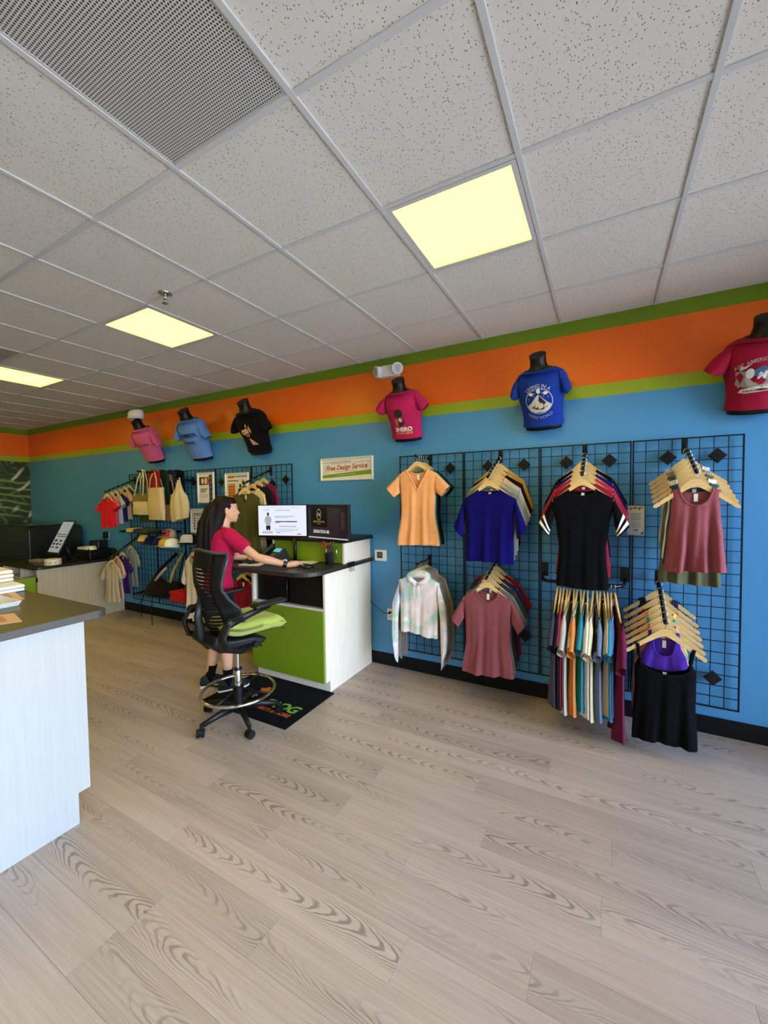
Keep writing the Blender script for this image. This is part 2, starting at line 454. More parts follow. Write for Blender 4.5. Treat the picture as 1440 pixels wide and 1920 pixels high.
for k, (y0, y1) in enumerate(WINDOWS):
    mb = MB(); t = 0.05
    for a, b_ in ((y0, y0 + t), (y1 - t, y1), ((y0 + y1) / 2 - 0.02, (y0 + y1) / 2 + 0.02)): mb.bx(XR + 0.04, XR + 0.10, a, b_, WZ0, WZ1)
    for a, b_ in ((WZ0, WZ0 + t), (WZ1 - t, WZ1)): mb.bx(XR + 0.041, XR + 0.099, y0 + t, y1 - t, a, b_)
    w = struct(mb.build('window_%d' % (k + 1), M_ALU))
    ym = (y0 + y1) / 2
    for a, b_ in ((y0 + t, ym - 0.02), (ym + 0.02, y1 - t)):
        MB().bx(XR + 0.067, XR + 0.073, a, b_, WZ0 + t, WZ1 - t).build('pane', mg, w)
struct(MB().bx(XR + 0.14, XR + 40, -40, 40, -0.2, -0.12).build('pavement', mat('sunlit concrete', '#b9b4aa', 0.9, var=0.1)))

# baseboards
struct(MB().bx(XL, XR, D - 0.012, D, 0, 0.122).build('baseboard_right', M_BLACKBASE, bevel=0.003))
struct(MB().bx(XL, XL + 0.012, YS, D - 0.012, 0, 0.122).build('baseboard_left', M_BLACKBASE, bevel=0.003))

# printed palm mural on the end wall
mu = MB().bx(XL, XL + 0.004, 1.2, D - 0.004, 0.13, 2.385).build('wall_mural', mural_material())
tag(mu, 'large printed mural of dark palm leaves covering the far end wall', 'mural')

# ------------------------------------------------------------------ ceiling fixtures
def troffer_material():
    m = bpy.data.materials.new('lit acrylic diffuser'); m.use_nodes = True
    n = m.node_tree; b = n.nodes['Principled BSDF']
    b.inputs['Base Color'].default_value = (0.1, 0.1, 0.06, 1); b.inputs['Specular IOR Level'].default_value = 0.1
    b.inputs['Emission Color'].default_value = LAMP + (1,); b.inputs['Emission Strength'].default_value = 1.0
    return m
M_DIFF = troffer_material()
light_names = {(2, 1): 'square glowing ceiling light above the wall of hanging shirts',
               (-2, 1): 'square glowing ceiling light next to the sprinkler head',
               (-6, 1): 'square glowing ceiling light deep in the shop, beside the small return grille',
               (2, 6): 'square ceiling light behind the camera near the shop window', (-2, 6): 'square ceiling light over the front counter', (-6, 6): 'square ceiling light over the far rear of the shop',
               (-10, 1): 'square glowing ceiling light at the far end wall'}
for i, j in LIGHTS:
    xa, xb = cell_x(i); ya, yb = cell_y(j); cx, cy = (xa + xb) / 2, (ya + yb) / 2
    t = thing('ceiling_light', light_names.get((i, j), 'square glowing ceiling light over the open shop floor'), 'ceiling light', (cx, cy, H), 0, 'ceiling lights')
    mb = MB(); a, bb = 0.291, 0.268
    mb.rings([[(-a, -a, 0.004), (a, -a, 0.004), (a, a, 0.004), (-a, a, 0.004)], [(-a, -a, -0.006), (a, -a, -0.006), (a, a, -0.006), (-a, a, -0.006)],
              [(-bb, -bb, -0.006), (bb, -bb, -0.006), (bb, bb, -0.006), (-bb, bb, -0.006)], [(-bb, -bb, 0.012), (bb, -bb, 0.012), (bb, bb, 0.012), (-bb, bb, 0.012)]], cap=False)
    mb.build('frame', M_TEE, t)
    MB().bx(-bb, bb, -bb, bb, 0.003, 0.008).build('diffuser', M_DIFF, t)
    MB().bx(-0.29, 0.29, -0.29, 0.29, 0.012, 0.028).build('housing', M_TEE, t)

def perforated():
    m, n, b = nodes('perforated steel')
    tc = N(n, 'ShaderNodeTexCoord')
    mp = N(n, 'ShaderNodeMapping'); mp.inputs['Rotation'].default_value = (0, 0, R_(0)); mp.inputs['Scale'].default_value = (105, 105, 1); n.links.new(tc.outputs['Object'], mp.inputs[0])
    sp = N(n, 'ShaderNodeSeparateXYZ'); n.links.new(mp.outputs[0], sp.inputs[0])
    row = MATH(n, 'FLOOR', sp.outputs[1])
    xs = MATH(n, 'ADD', sp.outputs[0], MATH(n, 'MULTIPLY', MATH(n, 'MODULO', row, 2.0), 0.5))
    dx = MATH(n, 'SUBTRACT', MATH(n, 'FRACT', MATH(n, 'ADD', xs, 200.0)), 0.5); dy = MATH(n, 'SUBTRACT', MATH(n, 'FRACT', MATH(n, 'ADD', sp.outputs[1], 200.0)), 0.5)
    d = MATH(n, 'SQRT', MATH(n, 'ADD', MATH(n, 'MULTIPLY', dx, dx), MATH(n, 'MULTIPLY', dy, dy)))
    n.links.new(MIX(n, STEP(n, d, 0.36, 0.28), '#cdcbc0', '#23221f'), b.inputs['Base Color'])
    b.inputs['Roughness'].default_value = 0.5
    return m
M_PERF = perforated()
for (i, j), lab in zip(GRILLES, ('large perforated metal return air grille in the ceiling over the floor', 'small-looking perforated return air grille deep in the shop ceiling')):
    xa, xb = cell_x(i); ya, yb = cell_y(j); cx, cy = (xa + xb) / 2, (ya + yb) / 2
    t = thing('ceiling_grille', lab, 'vent', (cx, cy, H))
    MB().bx(-0.290, 0.290, -0.290, 0.290, -0.001, 0.003).build('perforated_plate', M_PERF, t)
    mb = MB(); a, bb = 0.297, 0.286
    mb.rings([[(-a, -a, 0.004), (a, -a, 0.004), (a, a, 0.004), (-a, a, 0.004)], [(-a, -a, -0.004), (a, -a, -0.004), (a, a, -0.004), (-a, a, -0.004)],
              [(-bb, -bb, -0.004), (bb, -bb, -0.004), (bb, bb, -0.004), (-bb, bb, -0.004)], [(-bb, -bb, 0.004), (bb, -bb, 0.004), (bb, bb, 0.004), (-bb, bb, 0.004)]], cap=False)
    mb.build('frame', mat('grey grille frame', '#b9b8ae', 0.5), t)

t = thing('sprinkler_head', 'small chrome sprinkler head hanging from the ceiling grid', 'sprinkler', (-2.49, 1.66, H - 0.007))
MB().lathe([(0.042, 0.007), (0.044, 0.0), (0.030, -0.006), (0.018, -0.010)], 20).build('escutcheon', M_CHROME, t, smooth=True)
MB().lathe([(0.013, -0.008), (0.013, -0.03), (0.009, -0.034)], 12).build('body', M_CHROME, t, smooth=True)
mb = MB()
for s in (-1, 1): mb.tube([(s * 0.010, 0, -0.03), (s * 0.018, 0, -0.042), (s * 0.006, 0, -0.058)], 0.003, 6)
mb.build('yoke', M_CHROME, t, smooth=True)
MB().lathe([(0.019, -0.058), (0.019, -0.061)], 14).build('deflector', M_CHROME, t)

# emergency light on the orange band
M_WPL = mat('white plastic', '#e4e2dc', 0.38)
t = thing('emergency_light', 'white emergency light with two round lamp heads on the orange band', 'emergency light', (-1.80, D, 2.845))
mb = MB(); w = 0.115
prof = [(-w, 0.035), (-w, -0.035)] + [(-w + 0.02, -0.055), (w - 0.02, -0.055), (w, -0.035), (w, 0.035), (w - 0.02, 0.055), (-w + 0.02, 0.055)]
mb.prism(prof, -0.0, -0.07).build('housing', M_WPL, t, bevel=0.012, seg=3)
for s, lab in ((-1, 0), (1, 1)):
    d = Vector((s * 0.55, -0.80, -0.18)).normalized(); c = Vector((s * 0.105, -0.065, 0.005))
    h = MB().tube([c - d * 0.03, c + d * 0.01, c + d * 0.02], [0.045, 0.056, 0.052], 22).build('lamp_head', M_WPL, t, smooth=True)
    h.modifiers.new('e', 'EDGE_SPLIT').split_angle = R_(40)
    MB().tube([c + d * 0.0205, c + d * 0.0215], 0.046, 22).build('lens', mat('lamp lens', '#cfd0cc', 0.25), h)
    mb = MB()
    q = d.to_track_quat('Z', 'Y').to_matrix().to_4x4(); q.translation = c + d * 0.022
    for r in range(4):
        m2 = q @ Matrix.Translation((0, 0.024 - 0.016 * r, 0))
        vs = [(-0.026 + 0.004 * r, -0.003, 0), (0.026 - 0.003 * r, -0.003, 0), (0.026 - 0.003 * r, 0.003, 0), (-0.026 + 0.004 * r, 0.003, 0)]
        mb.add(vs, [(0, 1, 2, 3)], m2)
    mb.build('lens_marking', mat('grey print', '#6b6f74', 0.6), h)
MB().ball((-0.02, -0.067, -0.047), 0.006).build('indicator', mat('pale indicator', '#f4f2ea', 0.3), t, smooth=True)

# thermostat, outlets
t = thing('thermostat', 'white square thermostat with a dark display beside the desk', 'thermostat', (-1.925, D, 1.087))
MB().bx(-0.066, 0.066, -0.024, 0, -0.056, 0.056).build('case', M_WPL, t, bevel=0.008)
MB().bx(-0.036, 0.026, -0.0255, -0.022, -0.026, 0.034).build('screen', mat('dark lcd', '#2b2f2a', 0.2), t)
MB().bx(-0.030, 0.020, -0.0262, -0.0254, -0.014, 0.022).build('readout', mat('lcd glow', '#4b544b', 0.3), t)
def outlet(loc, label):
    t = thing('wall_outlet', label, 'outlet', loc)
    MB().bx(-0.035, 0.035, -0.007, 0, -0.057, 0.057).build('plate', M_WPL, t, bevel=0.003)
    for s in (-1, 1):
        r = MB().bx(-0.017, 0.017, -0.010, -0.006, s * 0.022 - 0.015, s * 0.022 + 0.015).build('receptacle', mat('outlet face', '#d8d5cd', 0.4), t, bevel=0.003)
        MB().bx(-0.008, -0.005, -0.0105, -0.0098, s * 0.022 - 0.004, s * 0.022 + 0.006).bx(0.005, 0.008, -0.0105, -0.0098, s * 0.022 - 0.004, s * 0.022 + 0.006).build('slot', M_BLACK, r)
    return t
outlet((-1.83, D, 0.51), 'white wall outlet beside the desk with a black cord plugged in')
t = thing('plugged_cable', 'black cord running from the desk to the wall outlet', 'cord', (-1.83, D - 0.01, 0.532))
MB().tube([(0, -0.001, 0), (0, -0.03, -0.002)], [0.012, 0.009], 10).build('plug', M_BLACK, t, smooth=True)
MB().tube([(0, -0.03, -0.002), (-0.04, -0.035, -0.005), (-0.10, -0.03, 0.02), (-0.16, -0.03, 0.06), (-0.205, -0.03, 0.10)], 0.0035, 6).build('cable', M_BLACK, t, smooth=True)
outlet((-6.81, D, 1.11), 'wall outlet behind the far counter with a black charger')
t = thing('power_adapter', 'black power adapter plugged in above the far counter', 'adapter', (-6.81, D - 0.011, 1.12))
MB().bx(-0.035, 0.035, -0.05, -0.001, -0.05, 0.055).build('block', M_BLACK, t, bevel=0.006)
MB().tube([(0, -0.03, -0.05), (0.02, -0.03, -0.14), (-0.03, -0.035, -0.25), (0.03, -0.04, -0.33)], 0.005, 6).build('cable', M_BLACK, t, smooth=True)
MB().tube([(-0.03, -0.03, -0.03), (-0.10, -0.04, -0.07), (-0.12, -0.04, -0.2), (-0.05, -0.04, -0.32)], 0.004, 6).build('cable', M_BLACK, t, smooth=True)

# framed sign on the wall
def framed(name, label, cat, x0, x1, z0, z1, y, bw=0.022, mount=None):
    t = thing(name, label, cat, ((x0 + x1) / 2, y, (z0 + z1) / 2))
    a, c = (x1 - x0) / 2, (z1 - z0) / 2
    mb = MB()
    R0 = lambda s, d: [(-a + s, d, -c + s), (a - s, d, -c + s), (a - s, d, c - s), (-a + s, d, c - s)]
    mb.rings([R0(0, 0), R0(0, -0.010), R0(bw * 0.35, -0.019), R0(bw * 0.8, -0.016), R0(bw, -0.007), R0(bw, 0)], cap=False)
    mb.build('frame', mat('silver white frame', '#e9e5dc', 0.35), t)
    MB().bx(-a + bw, a - bw, -0.006, -0.001, -c + bw, c - bw).build('sheet', mat('print paper', '#ede6e0', 0.5), t)
    return t, a - bw, c - bw
def flat(t, name, poly, col, d=-0.0066):
    """flat printed shape on a sheet: polygon in (x, z)"""
    mb = MB(); mb.add([(p[0], d, p[1]) for p in poly], [tuple(range(len(poly)))])
    return mb.build(name, mat('print', col, 0.55), t, fix=False)
def rect(x0, x1, z0, z1, sk=0): return [(x0, z0), (x1, z0 + sk), (x1, z1 + sk), (x0, z1)]
def words_on(t, name, txt, size, x, z, col, d=-0.0068, shear=0, rot=0, bold=0.0, spacing=1.0, align='CENTER', sx=1.0):
    me = text_mesh(txt, size, shear, spacing, bold, align)
    me.transform(Matrix.Translation((x, d, z)) @ Matrix.Rotation(rot, 4, 'Y') @ Matrix.Rotation(R_(90), 4, 'X') @ Matrix.Diagonal((sx, 1, 1, 1)))
    me.materials.clear()
    return place(name, me, mat('print', col, 0.55), t)
t, a, c = framed('framed_sign', 'white framed sign with orange script lettering and a green stripe', 'sign', -2.645, -2.0, 1.832, 2.070, D)
flat(t, 'green_stripe', [(-a, -c + 0.008), (a, -c + 0.036), (a, -c + 0.080), (-a, -c + 0.040)], '#7d9a12')
words_on(t, 'script_lettering', 'Free Design Service', 0.068, 0.0, 0.018, '#b9581a', shear=0.3, rot=-0.035, bold=0.002, sx=0.92)
words_on(t, 'small_lettering', 'WITH OUR 10-MINUTE', 0.024, -0.06, 0.064, '#3c3a52', rot=-0.035, shear=0.2)
words_on(t, 'small_lettering', 'NO ORDER TOO SMALL   FAST TURNAROUND', 0.013, 0.0, -0.022, '#4a4458', rot=-0.035, shear=0.2)
words_on(t, 'stripe_lettering', 'SMALL QUANTITIES ARE OUR SPECIALTY', 0.013, 0.0, -0.056, '#e8ecc0', d=-0.0071, rot=-0.06, shear=0.2)
mb = MB()
for k in range(4): mb.add([(-a + 0.005 + k * 0.022, -0.0068, -0.045), (-a + 0.008 + k * 0.022, -0.0068, -0.045), (-a + 0.031 + k * 0.022, -0.0068, 0.045), (-a + 0.028 + k * 0.022, -0.0068, 0.045)], [(0, 1, 2, 3)])
for k in range(3): mb.add([(a - 0.075 + k * 0.026, -0.0068, -0.02), (a - 0.072 + k * 0.026, -0.0068, -0.02), (a - 0.042 + k * 0.026, -0.0068, 0.07), (a - 0.045 + k * 0.026, -0.0068, 0.07)], [(0, 1, 2, 3)])
mb.add([(-a, -0.0068, 0.066), (a * 0.2, -0.0068, 0.084), (a * 0.2, -0.0068, 0.087), (-a, -0.0068, 0.069)], [(0, 1, 2, 3)])
mb.add([(a * 0.3, -0.0068, 0.058), (a, -0.0068, 0.072), (a, -0.0068, 0.075), (a * 0.3, -0.0068, 0.061)], [(0, 1, 2, 3)])
mb.build('line_pattern', mat('print', '#55506a', 0.55), t, fix=False)

# ------------------------------------------------------------------ wire grid panels
M_WIRE = mat('black coated wire', '#050609', 0.45, 0.0, 0.3)
GW, GH, GZ = 0.6096, 1.829, 0.205
PY = D - 0.035
hw_me = MB().box((0, 0, 0), (GW, 0.0045, 0.0045)).mesh('horizontal_wire')
vw_me = MB().box((0, 0, 0), (0.0045, 0.0045, GH)).mesh('vertical_wire')
hf_me = MB().box((0, 0, 0), (GW + 0.008, 0.009, 0.009)).mesh('frame_wire')
vf_me = MB().box((0, 0, 0), (0.009, 0.009, GH + 0.008)).mesh('frame_wire')
dm = MB(); q = 0.052
dm.prism([(0, -q), (q, 0), (0, q), (-q, 0)], -0.010, -0.004); dm.prism([(0, -q * .7), (q * .7, 0), (0, q * .7), (-q * .7, 0)], -0.014, -0.010)
dm.cyl((0, 0.033, 0), (0, -0.004, 0), 0.009, seg=8); dm.cyl((0, -0.014, 0), (0, -0.018, 0), 0.008, seg=8)
dia_me = dm.mesh('wall_bracket')
def grid_panel(x0, label, brackets):
    t = thing('grid_panel', label, 'grid panel', (x0 + GW / 2, PY, GZ), 0, 'wire grid panels')
    for k in range(25):
        e = k in (0, 24)
        place('frame_wire' if e else 'horizontal_wire', hf_me if e else hw_me, M_WIRE, t, (0, 0 if e else -0.0045, GH * k / 24))
    for k in range(9):
        e = k in (0, 8)
        place('frame_wire' if e else 'vertical_wire', vf_me if e else vw_me, M_WIRE, t, (-GW / 2 + GW * k / 8, 0, GH / 2))
    for bx_, bz in brackets:
        place('wall_bracket', dia_me, M_BLKMETAL, t, (bx_, 0, bz))
    return t
top2 = [(-0.115, 1.70), (0.155, 1.70)]
PX = [-1.690, -1.067, -0.444, 0.181]
grid_panel(PX[0], 'black wire grid panel behind the peach tee and tie-dye hoodie', [(0.19, 1.70), (-0.2, 0.30)])
grid_panel(PX[1], 'black wire grid panel behind the royal blue and rose tees', [(-0.10, 1.70), (0.19, 1.70), (0.2, 0.30)])
grid_panel(PX[2], 'black wire grid panel behind the black striped-sleeve tee', [(-0.12, 1.70), (0.17, 1.70)])
grid_panel(PX[3], 'black wire grid panel behind the rose tank tops and camisole', [(-0.10, 1.70), (0.17, 1.70), (0.165, 0.20)])
LX = [-6.115, -5.493, -4.871, -4.249, -3.627]
for x0, lab, br in zip(LX, ('black wire grid panel behind the children\'s tees', 'black wire grid panel behind the canvas totes and caps', 'black wire grid panel behind the narrow framed flyer',
                            'black wire grid panel behind the wide framed flyer', 'black wire grid panel behind the olive long v-neck tee'),
                       ([(0.1, 1.70), (-0.12, 1.70)], [(-0.06, 1.70), (0.27, 1.70)], [(-0.1, 1.68), (0.2, 1.68)], [(-0.2, 1.66), (0.18, 1.66)], [(0.02, 1.62), (0.22, 1.66)])):
    grid_panel(x0, lab, br)

# ------------------------------------------------------------------ hanger bars
def hanger_bar(x, z0, y1, z1, label, pegs=6):
    y0 = PY - 0.004
    t = thing('garment_rail', label, 'hanger bar', (x, y0, z0), 0, 'bars hooked on the grid panels')
    mb = MB(); mb.bx(-0.018, 0.018, -0.012, -0.006, -0.075, 0.03); mb.bx(-0.012, 0.012, -0.006, 0.014, 0.024, 0.03)
    mb.build('hook_plate', M_BLKMETAL, t, bevel=0.001)
    L = Vector((0, y1 - y0, z1 - z0)); n = L.normalized()
    MB().tube([(0, -0.01, -0.012), tuple(L + Vector((0, 0, -0.012)))], 0.0115, 4).build('bar', M_BLKMETAL, t)
    for k in range(pegs):
        p = L * ((k + 1) / pegs) + Vector((0, 0, -0.004))
        MB().ball(tuple(p), 0.0095, 8, 5).build('peg', M_BLKMETAL, t, smooth=True)
    return lambda u: Vector((x, y0 + L.y * u, z0 + L.z * u + 0.0))

# ------------------------------------------------------------------ wooden hangers
def maple():
    m, n, b = nodes('pale maple')
    tc = N(n, 'ShaderNodeTexCoord')
    s = NOISE(n, VMUL(n, tc.outputs['Object'], (9, 60, 60)), 1.0, 3, 0.6)
    n.links.new(MIX(n, s, '#c9974f', '#eccf92'), b.inputs['Base Color']); b.inputs['Roughness'].default_value = 0.38
    return m
M_WOOD = maple()
tp = [(0, -.062), (.022, -.066), (.05, -.088), (.09, -.125), (.14, -.165), (.176, -.193), (.179, -.203), (.184, -.199), (.204, -.214), (.212, -.224), (.208, -.234), (.196, -.236)]
bt = [(.165, -.213), (.13, -.187), (.09, -.157), (.05, -.130), (.02, -.113)]
half = tp + bt
outl = [(x, z) for x, z in half] + [(0, -.107)] + [(-x, z) for x, z in reversed(half[1:])]
hb_me = MB().prism(outl, -0.0055, 0.0055).mesh('wood_body')
hk = [(-0.019, 0, -0.026)] + [(0.019 * math.cos(a), 0, -0.017 + 0.019 * math.sin(a)) for a in [math.pi * (1 - k / 8) for k in range(9)]] + [(0.017, 0, -0.03), (0.004, 0, -0.044), (0, 0, -0.066)]
hh_me = MB().tube(hk, 0.0022, 6).mesh('hook', smooth=True)
def hanger(p, rz, label, s=1.0, group='wooden hangers', tilt=0):
    t = thing('clothes_hanger', label, 'hanger', p, rz, group)
    t.rotation_euler = (0, tilt, rz)
    if s != 1.0: t.scale = (s, s, s)
    place('wood_body', hb_me, M_WOOD, t); place('hook', hh_me, M_CHROME, t)
    return t

# ------------------------------------------------------------------ garments
G_CACHE = {}
class Garment: pass
def make_garment(key, nw=.085, fd=.09, bd=.025, slope=.6, prof=((0, .18), (1, .19)), L=.6, v=False, zn=-.120, dep=.020, fold=.009, nf=3.2,
                 sleeve=None, stripes=False, seed=0, collar=.006, straps=None, back_cut=None, hem_wave=0.006, tag_on=True):
    if key in G_CACHE: return G_CACHE[key]
    rg = random.Random(seed + 11); g = Garment()
    ph = [rg.uniform(0, 6.28) for _ in range(6)]
    prof = list(prof); ws = prof[0][1]
    z_sh = zn - (ws - nw) * slope
    ss = sorted(set([round(k / 12, 4) for k in range(13)] + [round(nw / ws, 4)]))
    S = [-s for s in reversed(ss[1:])] + ss
    rows = 22
    def ztop(s, front):
        x = abs(s) * ws
        if x < nw:
            k = x / nw; d = fd if front else bd
            return zn - d * ((1 - k) if (v and front) else math.sqrt(max(0, 1 - k * k)) if not v else (1 - k * k))
        return zn - (x - nw) * slope
    def surf(s, t, front):
        zt = ztop(s, front); zh = zn - L + hem_wave * math.sin(2.1 * s + ph[0])
        z = zt + (zh - zt) * t
        tt = max(0, (zn - z) / L)
        w = lerp(prof, tt)
        d = dep * lerp([(0, .62), (.25, .85), (.5, 1), (1, .95)], tt)
        e = 1 - abs(s) ** 8
        fo = fold * max(0, tt - .08) * (math.sin(nf * math.pi * s + ph[1 if front else 2]) + .6 * math.sin(1.9 * nf * math.pi * s + ph[3] + 2 * tt) + .5 * math.sin(5 * tt + 4 * s + ph[4]))
        y = (-1 if front else 1) * d * e - fo * (0.35 + 0.65 * e)
        return (s * w, y, z)
    mb = MB(); n = len(S)
    for front in (True, False):
        vs = [surf(s, (i / rows) ** 0.9, front) for i in range(rows + 1) for s in S]
        fs = [(i * n + j, i * n + j + 1, (i + 1) * n + j + 1, (i + 1) * n + j) for i in range(rows) for j in range(n - 1)]
        if not front: fs = [tuple(reversed(f)) for f in fs]
        mb.add(vs, fs)
    g.body = mb.mesh(key + '_body', True, fix=False)
    g.surf = surf
    g.parts = []
    nk = [s for s in S if abs(s) * ws <= nw + 1e-4]
    if collar:
        c = MB(); fr = [surf(s, 0, True) for s in nk]; bk = [surf(s, 0, False) for s in reversed(nk)]
        pts = fr + bk[1:-1]
        c.tube(pts + [pts[0]], collar, 6, cap=False, flat=.6)
        g.parts.append(('collar', c.mesh(key + '_collar', True), None))
    if sleeve:
        for sd in (-1, 1):
            st = MB(); rs = []
            prs = [((ws - .012, z_sh + .004), (ws - .015, z_sh - sleeve['ah']))]
            for (tx, tz), (bx_, bz) in sleeve['to']:
                prs.append(((ws + tx, z_sh + tz), (ws + bx_, z_sh - sleeve['ah'] + bz)))
            M_ = 5
            allp = []
            for a, b_ in zip(prs, prs[1:]):
                for k in range(M_): allp.append(tuple(tuple(p[i] + (q_[i] - p[i]) * k / M_ for i in (0, 1)) for p, q_ in zip(a, b_)))
            allp.append(prs[-1])
            m_ = len(allp)
            for k, (tpt, bpt) in enumerate(allp):
                cx, cz = (tpt[0] + bpt[0]) / 2, (tpt[1] + bpt[1]) / 2; hx, hz = (tpt[0] - bpt[0]) / 2, (tpt[1] - bpt[1]) / 2
                dd = lerp([(0, dep * .7), (.3, dep * 1.2), (1, sleeve.get('d', dep * 1.3))], k / (m_ - 1))
                rs.append([(sd * (cx + hx * math.cos(a)), dd * math.sin(a) * (1 + .25 * math.sin(3 * a + ph[5] + k * .5)) - .010 * (k / (m_ - 1)), cz + hz * math.cos(a)) for a in [2 * math.pi * i / 14 for i in range(14)]])
            g.sl_rings = rs
            st.rings(rs, cap=False)
            g.parts.append(('sleeve', st.mesh(key + '_sleeve', True), None))
            if stripes:
                for a0, a1 in ((.56, .68), (.80, .92)):
                    def ring_at(f):
                        x = f * (m_ - 1); i = min(int(x), m_ - 2); k = x - i
                        r = [Vector(p).lerp(Vector(q_), k) for p, q_ in zip(rs[i], rs[i + 1])]
                        c = sum(r, Vector()) / len(r)
                        return [tuple(c + (p - c) * 1.05 + (p - c).normalized() * .0015) for p in r]
                    st2 = MB().rings([ring_at(a0), ring_at((a0 + a1) / 2), ring_at(a1)], cap=False)
                    g.parts.append(('sleeve_stripe', st2.mesh(key + '_stripe', True), '#e8e6e2'))
    if straps:
        for sd in (-1, 1):
            c = MB(); e = surf(sd * straps[2], 0, True); e2 = surf(sd * straps[2], 0, False)
            tpx = (sd * straps[0], 0, straps[1])
            c.tube([e, ((e[0] * .4 + tpx[0] * .6), -.010, e[2] * .4 + tpx[2] * .6), (tpx[0], -.009, tpx[2] - .004), (tpx[0], .009, tpx[2] - .004), (e2[0] * .5 + tpx[0] * .5, .012, e2[2] * .5 + tpx[2] * .5), e2], straps[3], 6, flat=.3, up=(1, 0, 0))
            g.parts.append(('strap', c.mesh(key + '_strap', True), None))
    if tag_on:
        b0 = surf(0, 0, False)
        g.parts.append(('neck_tag', MB().box((0.004, b0[1] - .004, b0[2] - .026), (.020, .002, .046)).mesh(key + '_tag'), '#ece8de'))
    G_CACHE[key] = g
    return g

def hang(p, rz, key, col, label, name='t_shirt', cat='t-shirt', group=None, s=1.0, material=None, tilt=0):
    g = G_CACHE[key]
    t = thing(name, label, cat, p, rz, group)
    t.rotation_euler = (0, tilt, rz)
    if s != 1.0: t.scale = (s, s, s)
    m = material or cloth(col)
    place(g.body.name.split('_')[0] + '_body' if False else 'fabric_body', g.body, m, t)
    for nm, me, c in g.parts:
        place(nm, me, cloth(c) if c else m, t)
    return t

TEE_SL = dict(ah=.17, to=[((.085, -.085), (.045, -.035))])
make_garment('vneck', nw=.100, fd=.175, bd=.035, slope=.50, prof=((0, .175), (.10, .172), (.30, .155), (.55, .150), (1, .188)), L=.635, v=True, zn=-.125, seed=3,
             sleeve=dict(ah=.155, to=[((.105, -.105), (.035, -.035))]), collar=.008, fold=.013)
make_garment('crop', nw=.085, fd=.035, bd=.015, slope=.62, prof=((0, .205), (.15, .200), (.4, .178), (1, .180)), L=.545, zn=-.125, seed=5,
             sleeve=dict(ah=.175, to=[((.068, -.205), (-.005, -.115))]), fold=.010)
make_garment('jersey', nw=.085, fd=.045, bd=.018, slope=.62, prof=((0, .200), (.14, .192), (.36, .160), (.6, .143), (1, .160)), L=.665, zn=-.125, seed=8,
             sleeve=dict(ah=.155, to=[((.075, -.170), (.010, -.085))], d=.030), stripes=True, fold=.006)
make_garment('plainjersey', nw=.085, fd=.045, bd=.018, slope=.62, prof=((0, .200), (.14, .192), (.36, .160), (.6, .150), (1, .172)), L=.640, zn=-.125, seed=9,
             sleeve=dict(ah=.155, to=[((.075, -.170), (.010, -.085))], d=.030), fold=.006)
make_garment('tank', nw=.082, fd=.105, bd=.030, slope=.30, prof=((0, .122), (.12, .116), (.30, .120), (.6, .135), (1, .150)), L=.500, zn=-.118, seed=4, fold=.030, nf=2.6)
make_garment('longtank', nw=.082, fd=.11, bd=.030, slope=.30, prof=((0, .122), (.12, .116), (.30, .130), (.6, .150), (1, .165)), L=.700, zn=-.118, seed=6, fold=.016)
make_garment('crew', nw=.085, fd=.085, bd=.022, slope=.58, prof=((0, .195), (.12, .190), (.35, .170), (.6, .165), (1, .198)), L=.650, zn=-.122, seed=12,
             sleeve=dict(ah=.165, to=[((.085, -.165), (.028, -.075))]), collar=.007, fold=.014)
make_garment('bigtee', nw=.088, fd=.085, bd=.022, slope=.55, prof=((0, .215), (.15, .215), (.5, .205), (1, .215)), L=.730, zn=-.122, seed=15,
             sleeve=dict(ah=.19, to=[((.070, -.20), (-.005, -.085))]), fold=.020, dep=.018)
make_garment('longv', nw=.100, fd=.115, bd=.020, slope=.58, prof=((0, .205), (.15, .205), (.5, .200), (1, .215)), L=.80, v=True, zn=-.118, seed=18,
             sleeve=dict(ah=.17, to=[((.060, -.26), (-.005, -.16))]), fold=.015)
make_garment('kid', nw=.065, fd=.045, bd=.015, slope=.5, prof=((0, .135), (.2, .132), (1, .140)), L=.36, zn=-.105, seed=21,
             sleeve=dict(ah=.11, to=[((.075, -.075), (.030, -.015))]))
make_garment('cami', nw=.128, fd=.085, bd=.075, slope=.9, prof=((0, .140), (.10, .158), (.4, .158), (1, .172)), L=.525, zn=-.262, seed=25, straps=(.145, -.168, .93, .010), fold=.012, dep=.024, tag_on=True)
make_garment('racer', nw=.070, fd=.16, bd=.06, slope=.3, prof=((0, .090), (.14, .085), (.30, .120), (.45, .150), (1, .165)), L=.58, zn=-.118, seed=27, fold=.012)
make_garment('bralet', nw=.085, fd=.16, bd=.10, slope=.4, prof=((0, .110), (.30, .105), (.55, .135), (1, .140)), L=.34, zn=-.150, seed=29, fold=.006)
make_garment('hoodbody', nw=.095, fd=.06, bd=.02, slope=.45, prof=((0, .190), (.3, .175), (1, .168)), L=.500, zn=-.125, seed=33,
             sleeve=dict(ah=.17, to=[((.055, -.20), (.005, -.16)), ((.065, -.46), (.010, -.44)), ((.055, -.575), (.010, -.565))], d=.03), fold=.012, dep=.028, tag_on=False, hem_wave=.015)

